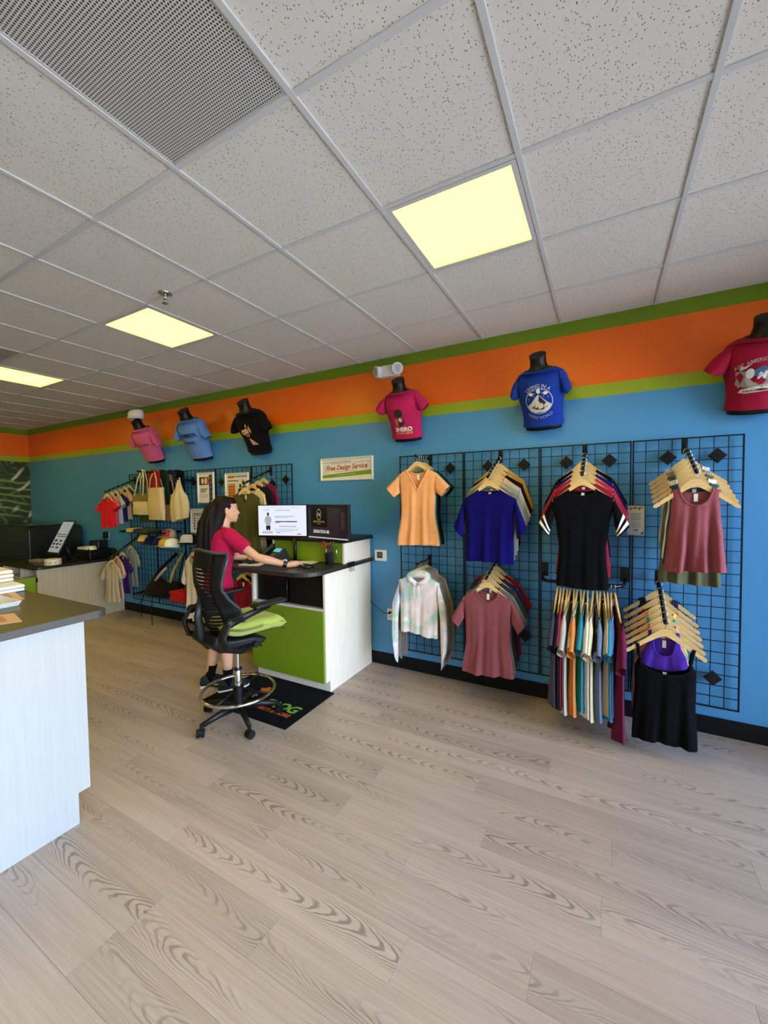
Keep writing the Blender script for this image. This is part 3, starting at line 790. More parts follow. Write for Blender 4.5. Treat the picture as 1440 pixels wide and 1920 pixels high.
def tie_dye():
    m, n, b = nodes('tie dye fleece')
    tc = N(n, 'ShaderNodeTexCoord'); P = tc.outputs['Object']
    c = MIX(n, STEP(n, NOISE(n, P, 6.0, 3), .42, .60), '#ecd8da', '#b9cfc4')
    c = MIX(n, STEP(n, NOISE(n, VMUL(n, P, (1.1, 1, 1.3)), 8.0, 2), .52, .66), c, '#efeae4')
    c = MIX(n, STEP(n, NOISE(n, VMUL(n, P, (.7, 1, 1.0)), 5.0, 2), .56, .68), c, '#a9c3d8')
    n.links.new(c, b.inputs['Base Color']); b.inputs['Roughness'].default_value = .95
    return m
def hoodie(p, rz, material, label, group, cords='#ece4e2'):
    t = hang(p, rz, 'hoodbody', None, label, 'hooded_sweatshirt', 'hoodie', group, material=material)
    mb = MB(); n = 13
    rs = []
    for i in range(n):                       # hood folded back: a fat roll from the throat round the neck
        a = math.pi * 2 * i / (n - 1)
        rr = .020 + .030 * (1 - math.cos(a)) / 2
        c = Vector((-.085 * math.sin(a), -.030 + .045 * (1 - math.cos(a)) / 2, -.185 + .085 * ((1 - math.cos(a)) / 2) ** .6))
        rs.append((tuple(c), rr))
    mb.tube([r[0] for r in rs], [r[1] for r in rs], 10, flat=.75)
    mb.build('hood', material, t, smooth=True)
    for s, l in ((-1, .12), (1, .16)):
        MB().tube([(s * .018, -.055, -.185), (s * .022, -.052, -.24), (s * .018, -.050, -.185 - l)], .0035, 6).build('drawstring', cloth(cords), t, smooth=True)
    return t

def pair(p, key, col, desc, rz=0, group=None, hs=None, s=1.0, name='t_shirt', cat='t-shirt', jit=0, tilt=0):
    """one garment and the hanger that carries it"""
    if hs is None: hs = 1.0 if key in ('tank', 'longtank', 'cami', 'racer', 'bralet') else .88
    hanger(p, rz, 'wooden hanger carrying the ' + desc, hs, tilt=tilt)
    return hang(p, rz, key, col, desc, name, cat, group, s, tilt=tilt)

# --- right grid panels, bars and what hangs on them
b1 = hanger_bar(-1.378, 2.006, 3.085, 2.008, 'straight black bar carrying the peach v-neck tees', 5)
G1 = 'v-neck tees on the straight upper bar'
for u, c, d in ((.90, '#eda56c', 'peach v-neck tee with short sleeves at the front of its bar'), (.76, '#53aaa2', 'teal v-neck tee right behind the peach one'),
                (.62, '#3a3c40', 'charcoal v-neck tee third behind the peach one'), (.46, '#191a20', 'black v-neck tee hindmost behind the peach one')):
    pair(b1(u), 'vneck', c, d, rz=R_({.90: 3, .76: -4, .62: -7, .46: -4}[u]), group=G1)
b2 = hanger_bar(-0.757, 2.006, 2.985, 1.806, 'sloping black bar carrying the royal blue tee')
G2 = 'cropped tees on the sloping bar'
for u, c, d in ((.90, '#0c0858', 'royal blue cropped tee at the front of its bar'), (.77, '#7a736a', 'taupe cropped tee right behind the royal blue one'),
                (.63, '#8a978c', 'sage grey cropped tee third on the royal blue bar'), (.49, '#cfae9c', 'blush cropped tee fourth on the royal blue bar'),
                (.33, '#15161a', 'black cropped tee fifth on the royal blue bar'), (.16, '#c58a34', 'mustard cropped tee hindmost on the royal blue bar')):
    pair(b2(u), 'crop', c, d, rz=R_({.90: 1, .77: -2, .63: 3, .49: -1, .33: 2, .16: 1}[u]), group=G2)
b3 = hanger_bar(-0.131, 2.000, 2.985, 1.800, 'sloping black bar carrying the striped-sleeve tees')
G3 = 'striped-sleeve tees on one bar'
for u, c, d in ((.92, '#06060a', 'black tee with white sleeve stripes at the front of its bar'), (.72, '#8d2437', 'maroon tee right behind the black striped-sleeve one'),
                (.56, '#c22a3c', 'red tee behind the maroon one on the striped-sleeve bar'), (.38, '#241c72', 'indigo tee behind the red one on the striped-sleeve bar'),
                (.20, '#101015', 'plain black tee hindmost on the striped-sleeve bar')):
    pair(b3(u), 'jersey' if u > .9 else 'plainjersey', c, d, rz=R_({.92: 1, .72: -2, .56: 2, .38: -1, .20: 1}[u]), group=G3)
b4 = hanger_bar(0.478, 2.000, 2.985, 1.792, 'sloping black bar carrying the rose tank tops', 7)
G4 = 'cropped tank tops on one bar'
for u, k, c, d in ((.94, 'tank', '#8a484f', 'dusty rose cropped tank top at the front of its bar'), (.80, 'tank', '#35505f', 'slate blue tank top right behind the rose one'),
                   (.66, 'tank', '#eae6e6', 'white tank top third behind the rose one'), (.52, 'longtank', '#5d5c42', 'long olive tank top showing below the rose one'),
                   (.38, 'tank', '#8d8780', 'taupe tank top fifth on the rose tank bar'), (.24, 'tank', '#c9c7c9', 'pale grey tank top hindmost on the rose tank bar')):
    pair(b4(u), k, c, d, rz=R_({.94: 1, .80: -4, .66: -2, .52: 3, .38: 1, .24: -1}[u]), group=G4, name='tank_top', cat='tank top')
b5 = hanger_bar(-1.394, 1.098, 3.115, 1.096, 'straight black bar carrying the tie-dye hoodie', 5)
G5 = 'hoodies on the lower straight bar'
for u, d, m_ in ((.86, 'pastel tie-dye cropped hoodie at the front of its bar', tie_dye()), (.64, 'olive grey cropped hoodie right behind the tie-dye one', cloth('#77756a')),
                 (.44, 'mauve grey cropped hoodie third behind the tie-dye one', cloth('#7d7478')), (.26, 'tan cropped hoodie hindmost behind the tie-dye one', cloth('#a98b78'))):
    hanger(b5(u), 0, 'wooden hanger carrying the ' + d, .84)
    hoodie(b5(u), R_({.86: 2, .64: -2, .44: -3, .26: -1}[u]), m_, d, G5, '#efe6e4' if u > .8 else '#8a857c')
b6 = hanger_bar(-0.778, 1.150, 3.01, 1.045, 'sloping black bar carrying the dusty rose crew tee')
G6 = 'crew neck tees on the lower bar'
for u, c, d in ((.90, '#87494d', 'dusty rose crew neck tee at the front of its bar'), (.72, '#6f6d6a', 'heather grey crew tee right behind the rose one'),
                (.54, '#3d4048', 'dark slate crew tee third behind the rose one'), (.36, '#33334f', 'navy crew tee fourth behind the rose one'), (.18, '#9c1526', 'crimson crew tee hindmost behind the rose one')):
    pair(b6(u), 'crew', c, d, rz=R_({.90: 2, .72: -2, .54: -1, .36: 1, .18: 1}[u]), group=G6)
b7 = hanger_bar(0.335, 1.085, 2.975, 0.872, 'sloping black bar carrying the black camisole', 8)
G7 = 'strappy tops on the lower bar'
for u, k, c, d, nm, ct in ((.95, 'cami', '#050509', 'long black camisole with thin straps at the front of its bar', 'camisole', 'camisole'),
                           (.83, 'racer', '#4a2a9c', 'purple racerback tank right behind the black camisole', 'tank_top', 'tank top'),
                           (.71, 'racer', '#e58f78', 'peach racerback tank third behind the black camisole', 'tank_top', 'tank top'),
                           (.59, 'racer', '#4aa898', 'turquoise racerback tank fourth behind the black camisole', 'tank_top', 'tank top'),
                           (.47, 'racer', '#e0c268', 'yellow racerback tank fifth behind the black camisole', 'tank_top', 'tank top'),
                           (.33, 'bralet', '#b8244e', 'raspberry racerback tank sixth behind the black camisole', 'tank_top', 'tank top'),
                           (.17, 'longtank', '#232c44', 'navy racerback tank hindmost behind the black camisole', 'tank_top', 'tank top')):
    pair(b7(u), k, c, d, rz=R_({.95: 2, .83: -1, .71: 1, .59: 0, .47: 2, .33: -3, .17: -1}[u]), group=G7, name=nm, cat=ct)
# the side-on rail
t = thing('hang_rail', 'black U-shaped rail carrying the row of side-on tees', 'hang rail', (-0.14, PY, 1.035))
for s in (-1, 1): MB().bx(s * .275 - .03, s * .275 + .03, -.016, -.006, -.02, .09).build('hook_plate', M_BLKMETAL, t, bevel=.001)
U = [(-.275, -.012, 0), (-.275, -.10, 0), (-.262, -.24, -.0), (-.22, -.30, 0), (.22, -.30, 0), (.262, -.24, 0), (.275, -.10, 0), (.275, -.012, 0)]
MB().tube(U, .0125, 10).build('bar', mat('glossy black tube', '#08080a', .15, .3, .6), t, smooth=True)
row = [('#4a4658', 'slate grey'), ('#16161f', 'black'), ('#a83250', 'raspberry'), ('#b4aaa2', 'light grey'), ('#7e9674', 'sage green'), ('#d07a3c', 'orange'), ('#b9d2c4', 'mint'),
       ('#157f62', 'emerald'), ('#2f7f9c', 'petrol blue'), ('#e2e0e0', 'white'), ('#d2c09c', 'cream'), ('#66728f', 'dusty blue'), ('#10121c', 'ink black'),
       ('#c4b496', 'oatmeal'), ('#3488b0', 'cyan blue'), ('#5a72a0', 'denim blue'), ('#5e1838', 'burgundy')]
rg = random.Random(77)
for k, (c, nm) in enumerate(row):
    x = -0.290 + 0.0215 * k + (0.012 if k > 9 else 0)
    a = R_(-90 + rg.uniform(-5.5, 5.5) + (k - 8) * 0.7)
    p = (x, PY - .30 + rg.uniform(-.004, .004), 1.047)
    d = nm + ' tee in the side-on row on the U-shaped rail'
    hanger(p, a, 'wooden hanger carrying the ' + d, .92)
    hang(p, a, 'bigtee', c, d, group='side-on tees on the rail', s=1.0 + rg.uniform(-.03, .04) + (.12 if k == 16 else 0))
# flyer holder clipped to the grid
t = thing('flyer_holder', 'clear plastic holder with a white flyer clipped on the grid', 'flyer', (0.1995, PY - .010, 1.467))
MB().bx(-.054, .054, -.004, -.001, -.107, .107).build('sleeve', mat('clear sleeve', '#b9c9d6', .15), t)
MB().bx(-.047, .047, -.0055, -.0042, -.098, .100).build('sheet', mat('print paper', '#dcdfe6', .5), t)
for (px_, pz, col, r) in ((-.030, .088, '#d2603a', .016), (-.005, .092, '#c14c2a', .014), (.022, .088, '#6f9a3c', .016), (.040, .094, '#d8b23c', .010)):
    flat(t, 'printed_diamond', [(px_ - r, pz), (px_, pz - r), (px_ + r, pz), (px_, pz + r * .6)], col, -.0058)
for k in range(5): flat(t, 'printed_line', rect(-.030, .030 - .006 * (k % 2), .048 - .011 * k, .052 - .011 * k), '#6f7480', -.0058)
for k in range(5): flat(t, 'printed_line', rect(-.026, .026, -.012 - .009 * k, -.009 - .009 * k), '#a3a8b2', -.0058)
flat(t, 'printed_mark', rect(-.012, .014, -.072, -.066), '#3c4048', -.0058)
flat(t, 'printed_corner', [(.024, -.098), (.047, -.098), (.047, -.072)], '#4f6a8c', -.0058)

# ------------------------------------------------------------------ standing desk with green doors
t = desk = thing('standing_desk', 'tall white desk with lime green doors, charcoal worktop and raised shelf', 'desk', (-2.46, 3.07, 0))
ox, oy = 2.46, -3.07
def DB(x0, x1, y0, y1, z0, z1): return MB().bx(x0 + ox, x1 + ox, y0 + oy, y1 + oy, z0, z1)
side = [(2.745 + oy, 0), (3.44 + oy, 0), (3.44 + oy, 1.024), (2.69 + oy, 1.024), (2.69 + oy, .10), (2.745 + oy, .10)]
MB().prism(side, -2.060 + ox, -2.040 + ox, 'x').build('side_panel', M_WHITEWOOD, t)
MB().prism(side, -2.885 + ox, -2.865 + ox, 'x').build('side_panel', M_WHITEWOOD, t)
DB(-2.865, -2.06, 2.745, 2.76, 0, .10).build('toe_kick', M_WHITEWOOD, t)
DB(-2.865, -2.06, 2.692, 3.43, .10, .118).build('bottom_shelf', M_WHITEWOOD, t)
DB(-2.865, -2.06, 2.692, 3.43, .700, .720).build('middle_shelf', M_WHITEWOOD, t)
DB(-2.865, -2.06, 3.42, 3.435, .10, 1.024).build('back_panel', mat('dark panel', '#15130f', .7), t)
for x0, x1, hx in ((-2.876, -2.467, -2.482), (-2.463, -2.050, None)):
    d = DB(x0, x1, 2.672, 2.690, .098, .704).build('door', M_GREEN, t, bevel=.0015)
    if hx: MB().tube([(hx + ox, 2.672 + oy, .62), (hx + ox, 2.648 + oy, .612), (hx + ox, 2.648 + oy, .522), (hx + ox, 2.672 + oy, .514)], .005, 8).build('handle', M_CHROME, d, smooth=True)
# worktop outline with large front corner
wt = [(-2.012, 3.45), (-2.012, 2.64)] + [(-2.20 + .188 * math.cos(a), 2.64 + .185 * math.sin(a)) for a in [-k * math.pi / 2 / 8 for k in range(1, 9)]] + \
     [(-3.05, 2.455)] + [(-3.05 + .10 * math.cos(a), 2.555 + .10 * math.sin(a)) for a in [-math.pi / 2 - k * math.pi / 2 / 5 for k in range(1, 6)]] + [(-3.15, 3.45)]
MB().prism([(x + ox, y + oy) for x, y in wt], 1.026, 1.062, 'z').build('worktop', M_TOP, t, bevel=.004)
# raised back shelf
DB(-2.060, -2.040, 2.985, 3.44, 1.0622, 1.252).build('riser_panel', M_WHITEWOOD, t)
DB(-2.90, -2.88, 2.985, 3.44, 1.0622, 1.252).build('riser_panel', M_WHITEWOOD, t)
for x0, x1, hx in ((-2.878, -2.47, None), (-2.468, -2.062, -2.115)):
    d = DB(x0, x1, 2.988, 3.004, 1.066, 1.250).build('riser_door', M_GREEN, t, bevel=.0015)
    if hx: MB().tube([(hx + ox, 2.988 + oy, 1.205), (hx + ox, 2.970 + oy, 1.20), (hx + ox, 2.970 + oy, 1.115), (hx + ox, 2.988 + oy, 1.11)], .004, 8).build('handle', M_CHROME, d, smooth=True)
DB(-2.96, -2.012, 2.955, 3.45, 1.2525, 1.285).build('upper_shelf', mat('black laminate', '#17171a', .4, var=.2, vscale=150), t, bevel=.003)
mb = MB(); mb.bx(-2.012 + ox, -2.004 + ox, 3.0 + oy, 3.10 + oy, 1.03, 1.075)
for k in range(3): mb.tube([(-2.006 + ox, 3.02 + .03 * k + oy, 1.03), (-2.003 + ox, 3.02 + .03 * k + oy, .998), (-1.992 + ox, 3.02 + .03 * k + oy, .992)], .003, 6)
mb.build('cable_hook', M_BLACK, t)

# computer in the open bay
t = thing('computer_tower', 'black computer tower lying in the open bay of the desk', 'computer', (-2.665, 2.915, .7202))
MB().bx(-.17, .17, -.19, .20, 0, .28).build('case', M_BLACK, t, bevel=.006)
MB().bx(-.165, .165, -.197, -.190, .005, .255).build('front_bezel', mat('satin black front', '#131214', .3), t, bevel=.002)
MB().bx(-.03, .03, -.200, -.197, .17, .178).build('badge', M_CHROME, t)
t = thing('ups_box', 'black backup power unit beside the computer tower', 'power unit', (-2.275, 2.90, .7202))
MB().bx(-.20, .205, -.17, .18, 0, .27).build('case', M_BLACK, t, bevel=.01)
MB().tube([(-.20, -.178, .02), (-.205, -.185, .12), (-.20, -.18, .25)], .008, 8).build('cable', M_BLACK, t, smooth=True)

# monitors
def monitor(a, b, z0, z1, label):
    a, b = Vector(a), Vector(b); c = (a + b) / 2; w = (b - a).length; rz = math.atan2(b.y - a.y, b.x - a.x); h = z1 - z0
    t = thing('monitor', label, 'monitor', (c.x, c.y, z0), rz)
    MB().bx(-w / 2, w / 2, 0, .028, 0, h).build('casing', M_BLACK, t, bevel=.003)
    MB().bx(-w / 2 + .05, w / 2 - .05, .028, .048, .05, h - .06).build('back_bulge', M_BLACK, t, bevel=.008)
    return t, w, h
def lit(col, e):
    k = ('lit', col, e)
    if k not in MATS:
        m = mat('lit screen ' + col + str(e), '#060606', .25, emit=(col, e * 1.35)); MATS[k] = m
    return MATS[k]
def screen(t, x0, x1, z0, z1, col, e, d=-.0004, name='screen'):
    mb = MB(); mb.add([(x0, d, z0), (x1, d, z0), (x1, d, z1), (x0, d, z1)], [(0, 1, 2, 3)])
    return mb.build(name, lit(col, e), t, fix=False)
def scr_text(t, txt, size, x, z, col, e, shear=0, bold=0, align='CENTER', sx=1, d=-.0012):
    me = text_mesh(txt, size, shear, 1.0, bold, align)
    me.transform(Matrix.Translation((x, d, z)) @ Matrix.Rotation(R_(90), 4, 'X') @ Matrix.Diagonal((sx, 1, 1, 1))); me.materials.clear()
    return place('screen_lettering', me, lit(col, e), t)
t, w, h = monitor((-2.972, 2.868), (-2.458, 2.988), 1.283, 1.598, 'monitor showing a bright white product web page')
s = screen(t, -w / 2 + .008, w / 2 - .008, .018, h - .008, '#dfe4f2', .75)
for (x0, x1, z0, z1, c) in ((-.20, -.13, .262, .266, '#9aa0ae'), (-.07, .09, .258, .263, '#9aa0ae'), (-.20, .20, .285, .288, '#c2c8d6'), (-.08, .12, .20, .205, '#8e94a6'), (-.08, .06, .188, .192, '#aab0be'),
                            (-.07, .16, .148, .158, '#39406a'), (-.08, -.02, .140, .146, '#d2622c'), (-.05, .02, .150, .156, '#c05a36'), (.05, .12, .149, .157, '#262b3c'), (-.03, .15, .100, .112, '#c8cddc'), (-.08, .17, .078, .082, '#b9bfce'),
                            (-.08, .17, .066, .070, '#b9bfce'), (-.08, .12, .054, .058, '#b9bfce'), (-.22, -.10, .036, .040, '#b9bfce'), (.155, .20, .030, .038, '#c8452c'), (-.06, -.02, .042, .048, '#7f8698')):
    screen(s, x0, x1, z0, z1, c, .6, -.0010, 'page_element')
for nm, poly, c in (('figure_shirt', [(-.172, .110), (-.128, .110), (-.122, .165), (-.118, .140), (-.110, .143), (-.118, .195), (-.140, .205), (-.160, .205), (-.182, .195), (-.190, .143), (-.182, .140), (-.178, .165)], '#b4b8c4'),
                    ('figure_shorts', [(-.174, .112), (-.126, .112), (-.128, .068), (-.147, .070), (-.150, .092), (-.153, .070), (-.172, .068)], '#121216'),
                    ('figure_head', [(-.150 + .013 * math.cos(a), .224 + .018 * math.sin(a)) for a in [k * .6 for k in range(10)]], '#4a3b38')):
    mb = MB(); mb.add([(x, -.0010, z) for x, z in poly], [tuple(range(len(poly)))]); mb.build(nm, lit(c, .6), s, fix=False)
for k in range(5): screen(s, -.205 + .022 * k, -.195 + .022 * k, .042, .058, '#6d7284', .6, -.0010, 'thumbnail')
t, w, h = monitor((-2.452, 2.990), (-1.912, 2.868), 1.272, 1.598, 'monitor showing a dark design program with a logo')
s = screen(t, -w / 2 + .008, w / 2 - .008, .030, h - .008, '#3a3638', .30)
screen(s, -w / 2 + .008, w / 2 - .008, .018, .030, '#cfd0d6', .5, -.0010, 'task_bar')
screen(s, -w / 2 + .008, w / 2 - .008, h - .030, h - .008, '#211d22', .3, -.0010, 'menu_bar')
screen(s, -.225, .0 + .0, .120, h - .032, '#070606', .3, -.0010, 'artboard')
screen(s, .165, w / 2 - .008, .032, h - .030, '#2b282b', .3, -.0010, 'tool_panel')
for k in range(11): screen(s, .180 + .01 * (k % 2), .215 + .012 * (k % 3), .115 + .014 * k, .119 + .014 * k, '#7b7880', .3, -.0016, 'panel_row')
scr_text(s, 'SENSATION ML', .040, -.085, .078, '#d8d6d8', .6, .35, .0012, sx=.82)
scr_text(s, 'SENSATION ML', .026, -.112, .168, '#b59a4a', .6, sx=.9, d=-.0016)
scr_text(s, 'CAR SPA', .012, -.112, .148, '#b59a4a', .6, d=-.0016)
scr_text(s, 'N', .050, -.112, .232, '#c2bda6', .6, d=-.0016)
me = MB().torus((0, 0, 0), .036, .0018, 28, 5, Matrix.Translation((-.112, -.0016, .235)) @ Matrix.Rotation(R_(90), 4, 'X') @ Matrix.Diagonal((.8, 1.35, .3, 1))).build('emblem_ring', lit('#c2bda6', .6), s)
# twin monitor stand
t = thing('monitor_stand', 'twin monitor arm clamped to the worktop behind the phone', 'monitor stand', (-2.575, 2.935, 1.0625))
MB().bx(-.06, .06, -.03, .035, 0, .012).build('base_plate', M_BLACK, t, bevel=.003)
MB().cyl((0, .01, .012), (0, .01, .215), .017, seg=14).build('pole', M_BLACK, t, smooth=True)
MB().tube([(-.14, .085, .30), (.0, .115, .26), (.0, .02, .205), (.0, .115, .26), (.36, .095, .30)], .014, 8).build('cross_bar', M_BLACK, t)

# things on the worktop
t = thing('desk_phone', 'black desk phone with a lit blue display on the worktop', 'phone', (-2.70, 2.81, 1.0622), R_(-14))
ph_o = [(-.10, 0), (.10, 0), (.10, .035), (.055, .13), (.035, .135), (-.10, .03)]
MB().prism([(p[0], p[1]) for p in ph_o], -.10, .10, 'x').build('body', M_BLACK, t, bevel=.006)
def on_slope(u, v, d=.002):                 # along slope from lower edge (u 0..1), across v
    a = Vector((0, -.10, .03)); b = Vector((0, .035, .135)); n = Vector((0, -(b - a).z, (b - a).y)).normalized()
    return a.lerp(b, u) + n * d + Vector((v, 0, 0))
def slope_quad(u0, u1, v0, v1, d=.002):
    mb = MB(); mb.add([tuple(on_slope(u0, v0, d)), tuple(on_slope(u0, v1, d)), tuple(on_slope(u1, v1, d)), tuple(on_slope(u1, v0, d))], [(0, 1, 2, 3)]); return mb
slope_quad(.66, .95, -.02, .085).build('display', mat('blue lcd', '#5aa9c4', .3, emit=('#4fb0cc', .5)), t, fix=False)
for r in range(4):
    for c in range(3): slope_quad(.16 + r * .11, .22 + r * .11, -.005 + c * .026, .013 + c * .026).build('key', mat('grey key', '#8c8a80', .5), t, fix=False)
MB().tube([(-.075, -.10, .055), (-.078, -.085, .075), (-.078, .02, .155), (-.075, .04, .150)], [.018, .016, .016, .018], 8).build('handset', M_BLACK, t, smooth=True)
t = thing('pencil_cup', 'black mesh pencil cup full of pens on the worktop', 'pencil cup', (-2.165, 2.930, 1.0622))
MB().lathe([(.036, 0), (.042, .10), (.044, .102), (.041, .103), (.036, .008)], 20).build('cup', mat('black wire mesh', '#0d0c0e', .5, bump=.6, bscale=300), t, smooth=True)
for k, (dx, dy, c, l) in enumerate(((-.02, .0, '#1b1b1f', .075), (-.008, .015, '#16161a', .085), (.005, -.01, '#1d1d24', .08), (.016, .008, '#111114', .09), (.024, -.006, '#22222a', .07))):
    t2 = thing('pen', ('black pen with silver tip standing in the cup', 'thin black pen in the cup', 'dark pen in the cup', 'tallest black pen in the cup', 'shortest black pen in the cup')[k], 'pen', (-2.150 + dx * .8, 2.925 + dy, 1.075))
    MB().tube([(0, 0, 0), (dx * .7, dy, .085 + l)], .0045, 8).build('barrel', mat('pen', c, .35), t2)
    MB().tube([(dx * .7, dy, .0855 + l), (dx * .74, dy * 1.05, .10 + l)], .0042, 8).build('tip', M_CHROME, t2)
t2 = thing('scissors', 'red handled scissors standing in the pencil cup', 'scissors', (-2.188, 2.925, 1.08))
MB().tube([(0, 0, 0), (-.008, 0, .12)], .006, 6).build('blade', M_CHROME, t2)
for s, a in ((-1, .02), (1, -.012)):
    MB().torus((0, 0, 0), .020, .0055, 18, 6, Matrix.Translation((-.010 + s * .022, 0, .150 + a * .3)) @ Matrix.Rotation(R_(90), 4, 'X') @ Matrix.Diagonal((.8, 1.25, 1, 1))).build('handle', mat('red plastic', '#b02a1c', .35), t2, smooth=True)
t = thing('mouse_pad', 'small dark mouse pad under the mouse', 'mouse pad', (-2.19, 2.675, 1.0622), R_(10))
MB().bx(-.09, .09, -.075, .085, 0, .003).build('pad', mat('dark fabric pad', '#1c1b1d', .8), t, bevel=.001)
t = thing('computer_mouse', 'black computer mouse under the person\'s hand', 'mouse', (-2.205, 2.680, 1.0655), R_(60))
MB().ball((0, 0, .010), (.055, .030, .022), 16, 8).build('shell', M_BLACK, t, smooth=True)
MB().tube([(.03, 0, .027), (.045, 0, .022)], .004, 8).build('scroll_wheel', mat('grey rubber', '#55555a', .6), t)
for k, (x, y, r, c, lab) in enumerate(((-2.40, 2.91, .2, '#e6dccb', 'white paper sheet lying by the pencil cup'), (-2.50, 2.86, -.35, '#efe8dc', 'crumpled white paper sheet beside the phone'))):
    t = thing('paper_sheet', lab, 'paper', (x, y, 1.0624 + .0012 * k), r)
    mb = MB(); n = 6
    vs = [(-.11 + .22 * i / n, -.075 + .15 * j / n, .001 + (.012 * abs(math.sin(2.5 * i + k)) * (i / n) if k == 0 else .010 * abs(math.sin(1.7 * j + i)) * (j / n))) for i in range(n + 1) for j in range(n + 1)]
    mb.add(vs, [(i * (n + 1) + j, (i + 1) * (n + 1) + j, (i + 1) * (n + 1) + j + 1, i * (n + 1) + j + 1) for i in range(n) for j in range(n)])
    mb.build('sheet', mat('paper', c, .7), t, smooth=True)
t = thing('notepad', 'white notepad in front of the person', 'notepad', (-2.80, 2.62, 1.0622), .3)
MB().bx(-.10, .10, -.06, .06, 0, .008).build('pages', mat('paper', '#ece6da', .7), t)
t = thing('keyboard', 'black keyboard on the worktop under the left hand', 'keyboard', (-2.93, 2.70, 1.0622), R_(-20))
MB().bx(-.16, .16, -.06, .06, 0, .014).build('case', M_BLACK, t, bevel=.003)
for r in range(4): MB().bx(-.15, .15, -.052 + r * .027, -.031 + r * .027, .014, .018).build('key_row', mat('dark keys', '#232326', .5), t)
t = thing('tape_dispenser', 'small pink and white tape dispenser beside the phone', 'tape dispenser', (-2.52, 2.74, 1.0622), R_(20))
MB().prism([(-.035, 0), (.035, 0), (.030, .022), (.0, .050), (-.030, .040)], -.014, .014).build('body', mat('pink plastic', '#c23a6a', .35), t, bevel=.004)
MB().cyl((0, -.016, .028), (0, .016, .028), .020).build('tape_roll', mat('white tape', '#e6e0e2', .4), t)

# ------------------------------------------------------------------ floor mat with lettering
t = thing('floor_mat', 'black floor mat with green and orange lettering under the stool', 'floor mat', (-2.45, 2.44, 0))
MB().bx(-.455, .455, -.305, .300, .0005, .006).build('rubber_border', mat('black rubber', '#08090b', .8, 0, .2), t, bevel=.002)
MB().bx(-.435, .435, -.285, .280, .006, .009).build('pile', mat('charcoal carpet pile', '#121417', .98, 0, .1, var=.4, vscale=260, bump=.8, bscale=300), t)
def floor_text(txt, size, x, y, col, shear, bold, sx=1):
    me = text_mesh(txt, size, shear, .95, bold); me.transform(Matrix.Translation((x, y, .0096)) @ Matrix.Diagonal((sx, 1, 1, 1))); me.materials.clear()
    return place('lettering', me, mat('carpet print', col, .95, bump=.6, bscale=300), t)
floor_text('FROG', .135, .20, -.080, '#7fae34', .25, .005, 1.0)
floor_text('T-SHIRTS & MORE', .056, .165, -.168, '#d4611e', .2, .002, .95)
mb = MB(); pts = [(-.10 + (.055 + .012 * math.sin(5 * a)) * math.cos(a), .065 + (.045 + .012 * math.cos(4 * a)) * math.sin(a), .0096) for a in [k * 2 * math.pi / 28 for k in range(28)]]
mb.add(pts, [tuple(range(28))]); mb.build('orange_mark', mat('carpet print', '#d4611e', .95, bump=.6, bscale=300), t, fix=False)

# ------------------------------------------------------------------ drafting stool
M_CH = mat('dark grey nylon', '#0d0d10', .45, 0, .35, var=.1)
M_SEAT = mat('lime seat fabric', '#aab650', .85, bump=.35, bscale=150, var=.08, vscale=40, sheen=.1)
M_BACKP = mat('black flexible plastic', '#08080a', .5, 0, .3)
t = stool = thing('drafting_stool', 'black drafting stool with a lime green seat and chrome foot ring', 'office chair', (-2.41, 2.09, 0), R_(78))
off = R_(-100 - 78)
for k in range(5):
    a = off + k * 2 * math.pi / 5; c, s = math.cos(a), math.sin(a)
    MB().tube([(.03 * c, .03 * s, .105), (.16 * c, .16 * s, .098), (.285 * c, .285 * s, .078)], [.032, .025, .018], 10, flat=.8).build('base_leg', M_CH, t, smooth=True)
    ca = a + .9 + k
    wc = Vector((.297 * c, .297 * s, .029)); ax = Vector((-math.sin(ca), math.cos(ca), 0))
    cs = MB().cyl((.290 * c, .290 * s, .090), (.290 * c, .290 * s, .050), .012, seg=10)
    fr = Vector((math.cos(ca), math.sin(ca), 0))
    cs.tube([tuple(wc + ax * -.026 + Vector((0, 0, .004))), tuple(wc + ax * .026 + Vector((0, 0, .004)))], [.024, .024], 14)
    co = cs.build('caster', M_CH, t, angle=40)
    for s2 in (-1, 1): MB().tube([tuple(wc + ax * s2 * .010), tuple(wc + ax * s2 * .024)], .029, 18).build('wheel', M_BLACK, co, angle=40)
MB().lathe([(.045, .080), (.050, .10), (.046, .125), (.032, .14), (.030, .26)], 20).build('hub', M_CH, t, angle=40)
MB().lathe([(.024, .255), (.024, .375), (.021, .38)], 18).build('outer_column', M_CHROME, t, angle=40)
MB().lathe([(.029, .378), (.029, .392)], 18).build('column_collar', M_BLACK, t, angle=40)
MB().lathe([(.015, .39), (.015, .60)], 16).build('gas_column', M_CHROME, t, angle=40)
MB().torus((0, 0, .225), .262, .0115, 56, 10).build('foot_ring', M_CHROME, t, smooth=True)
for k in range(4):
    a = R_(25) + k * math.pi / 2; MB().tube([(.026 * math.cos(a), .026 * math.sin(a), .235), (.255 * math.cos(a), .255 * math.sin(a), .225)], .009, 8).build('ring_spoke', M_BLACK, t, smooth=True)
MB().lathe([(.040, .225), (.040, .255)], 16).build('ring_clamp', M_BLACK, t, angle=40)
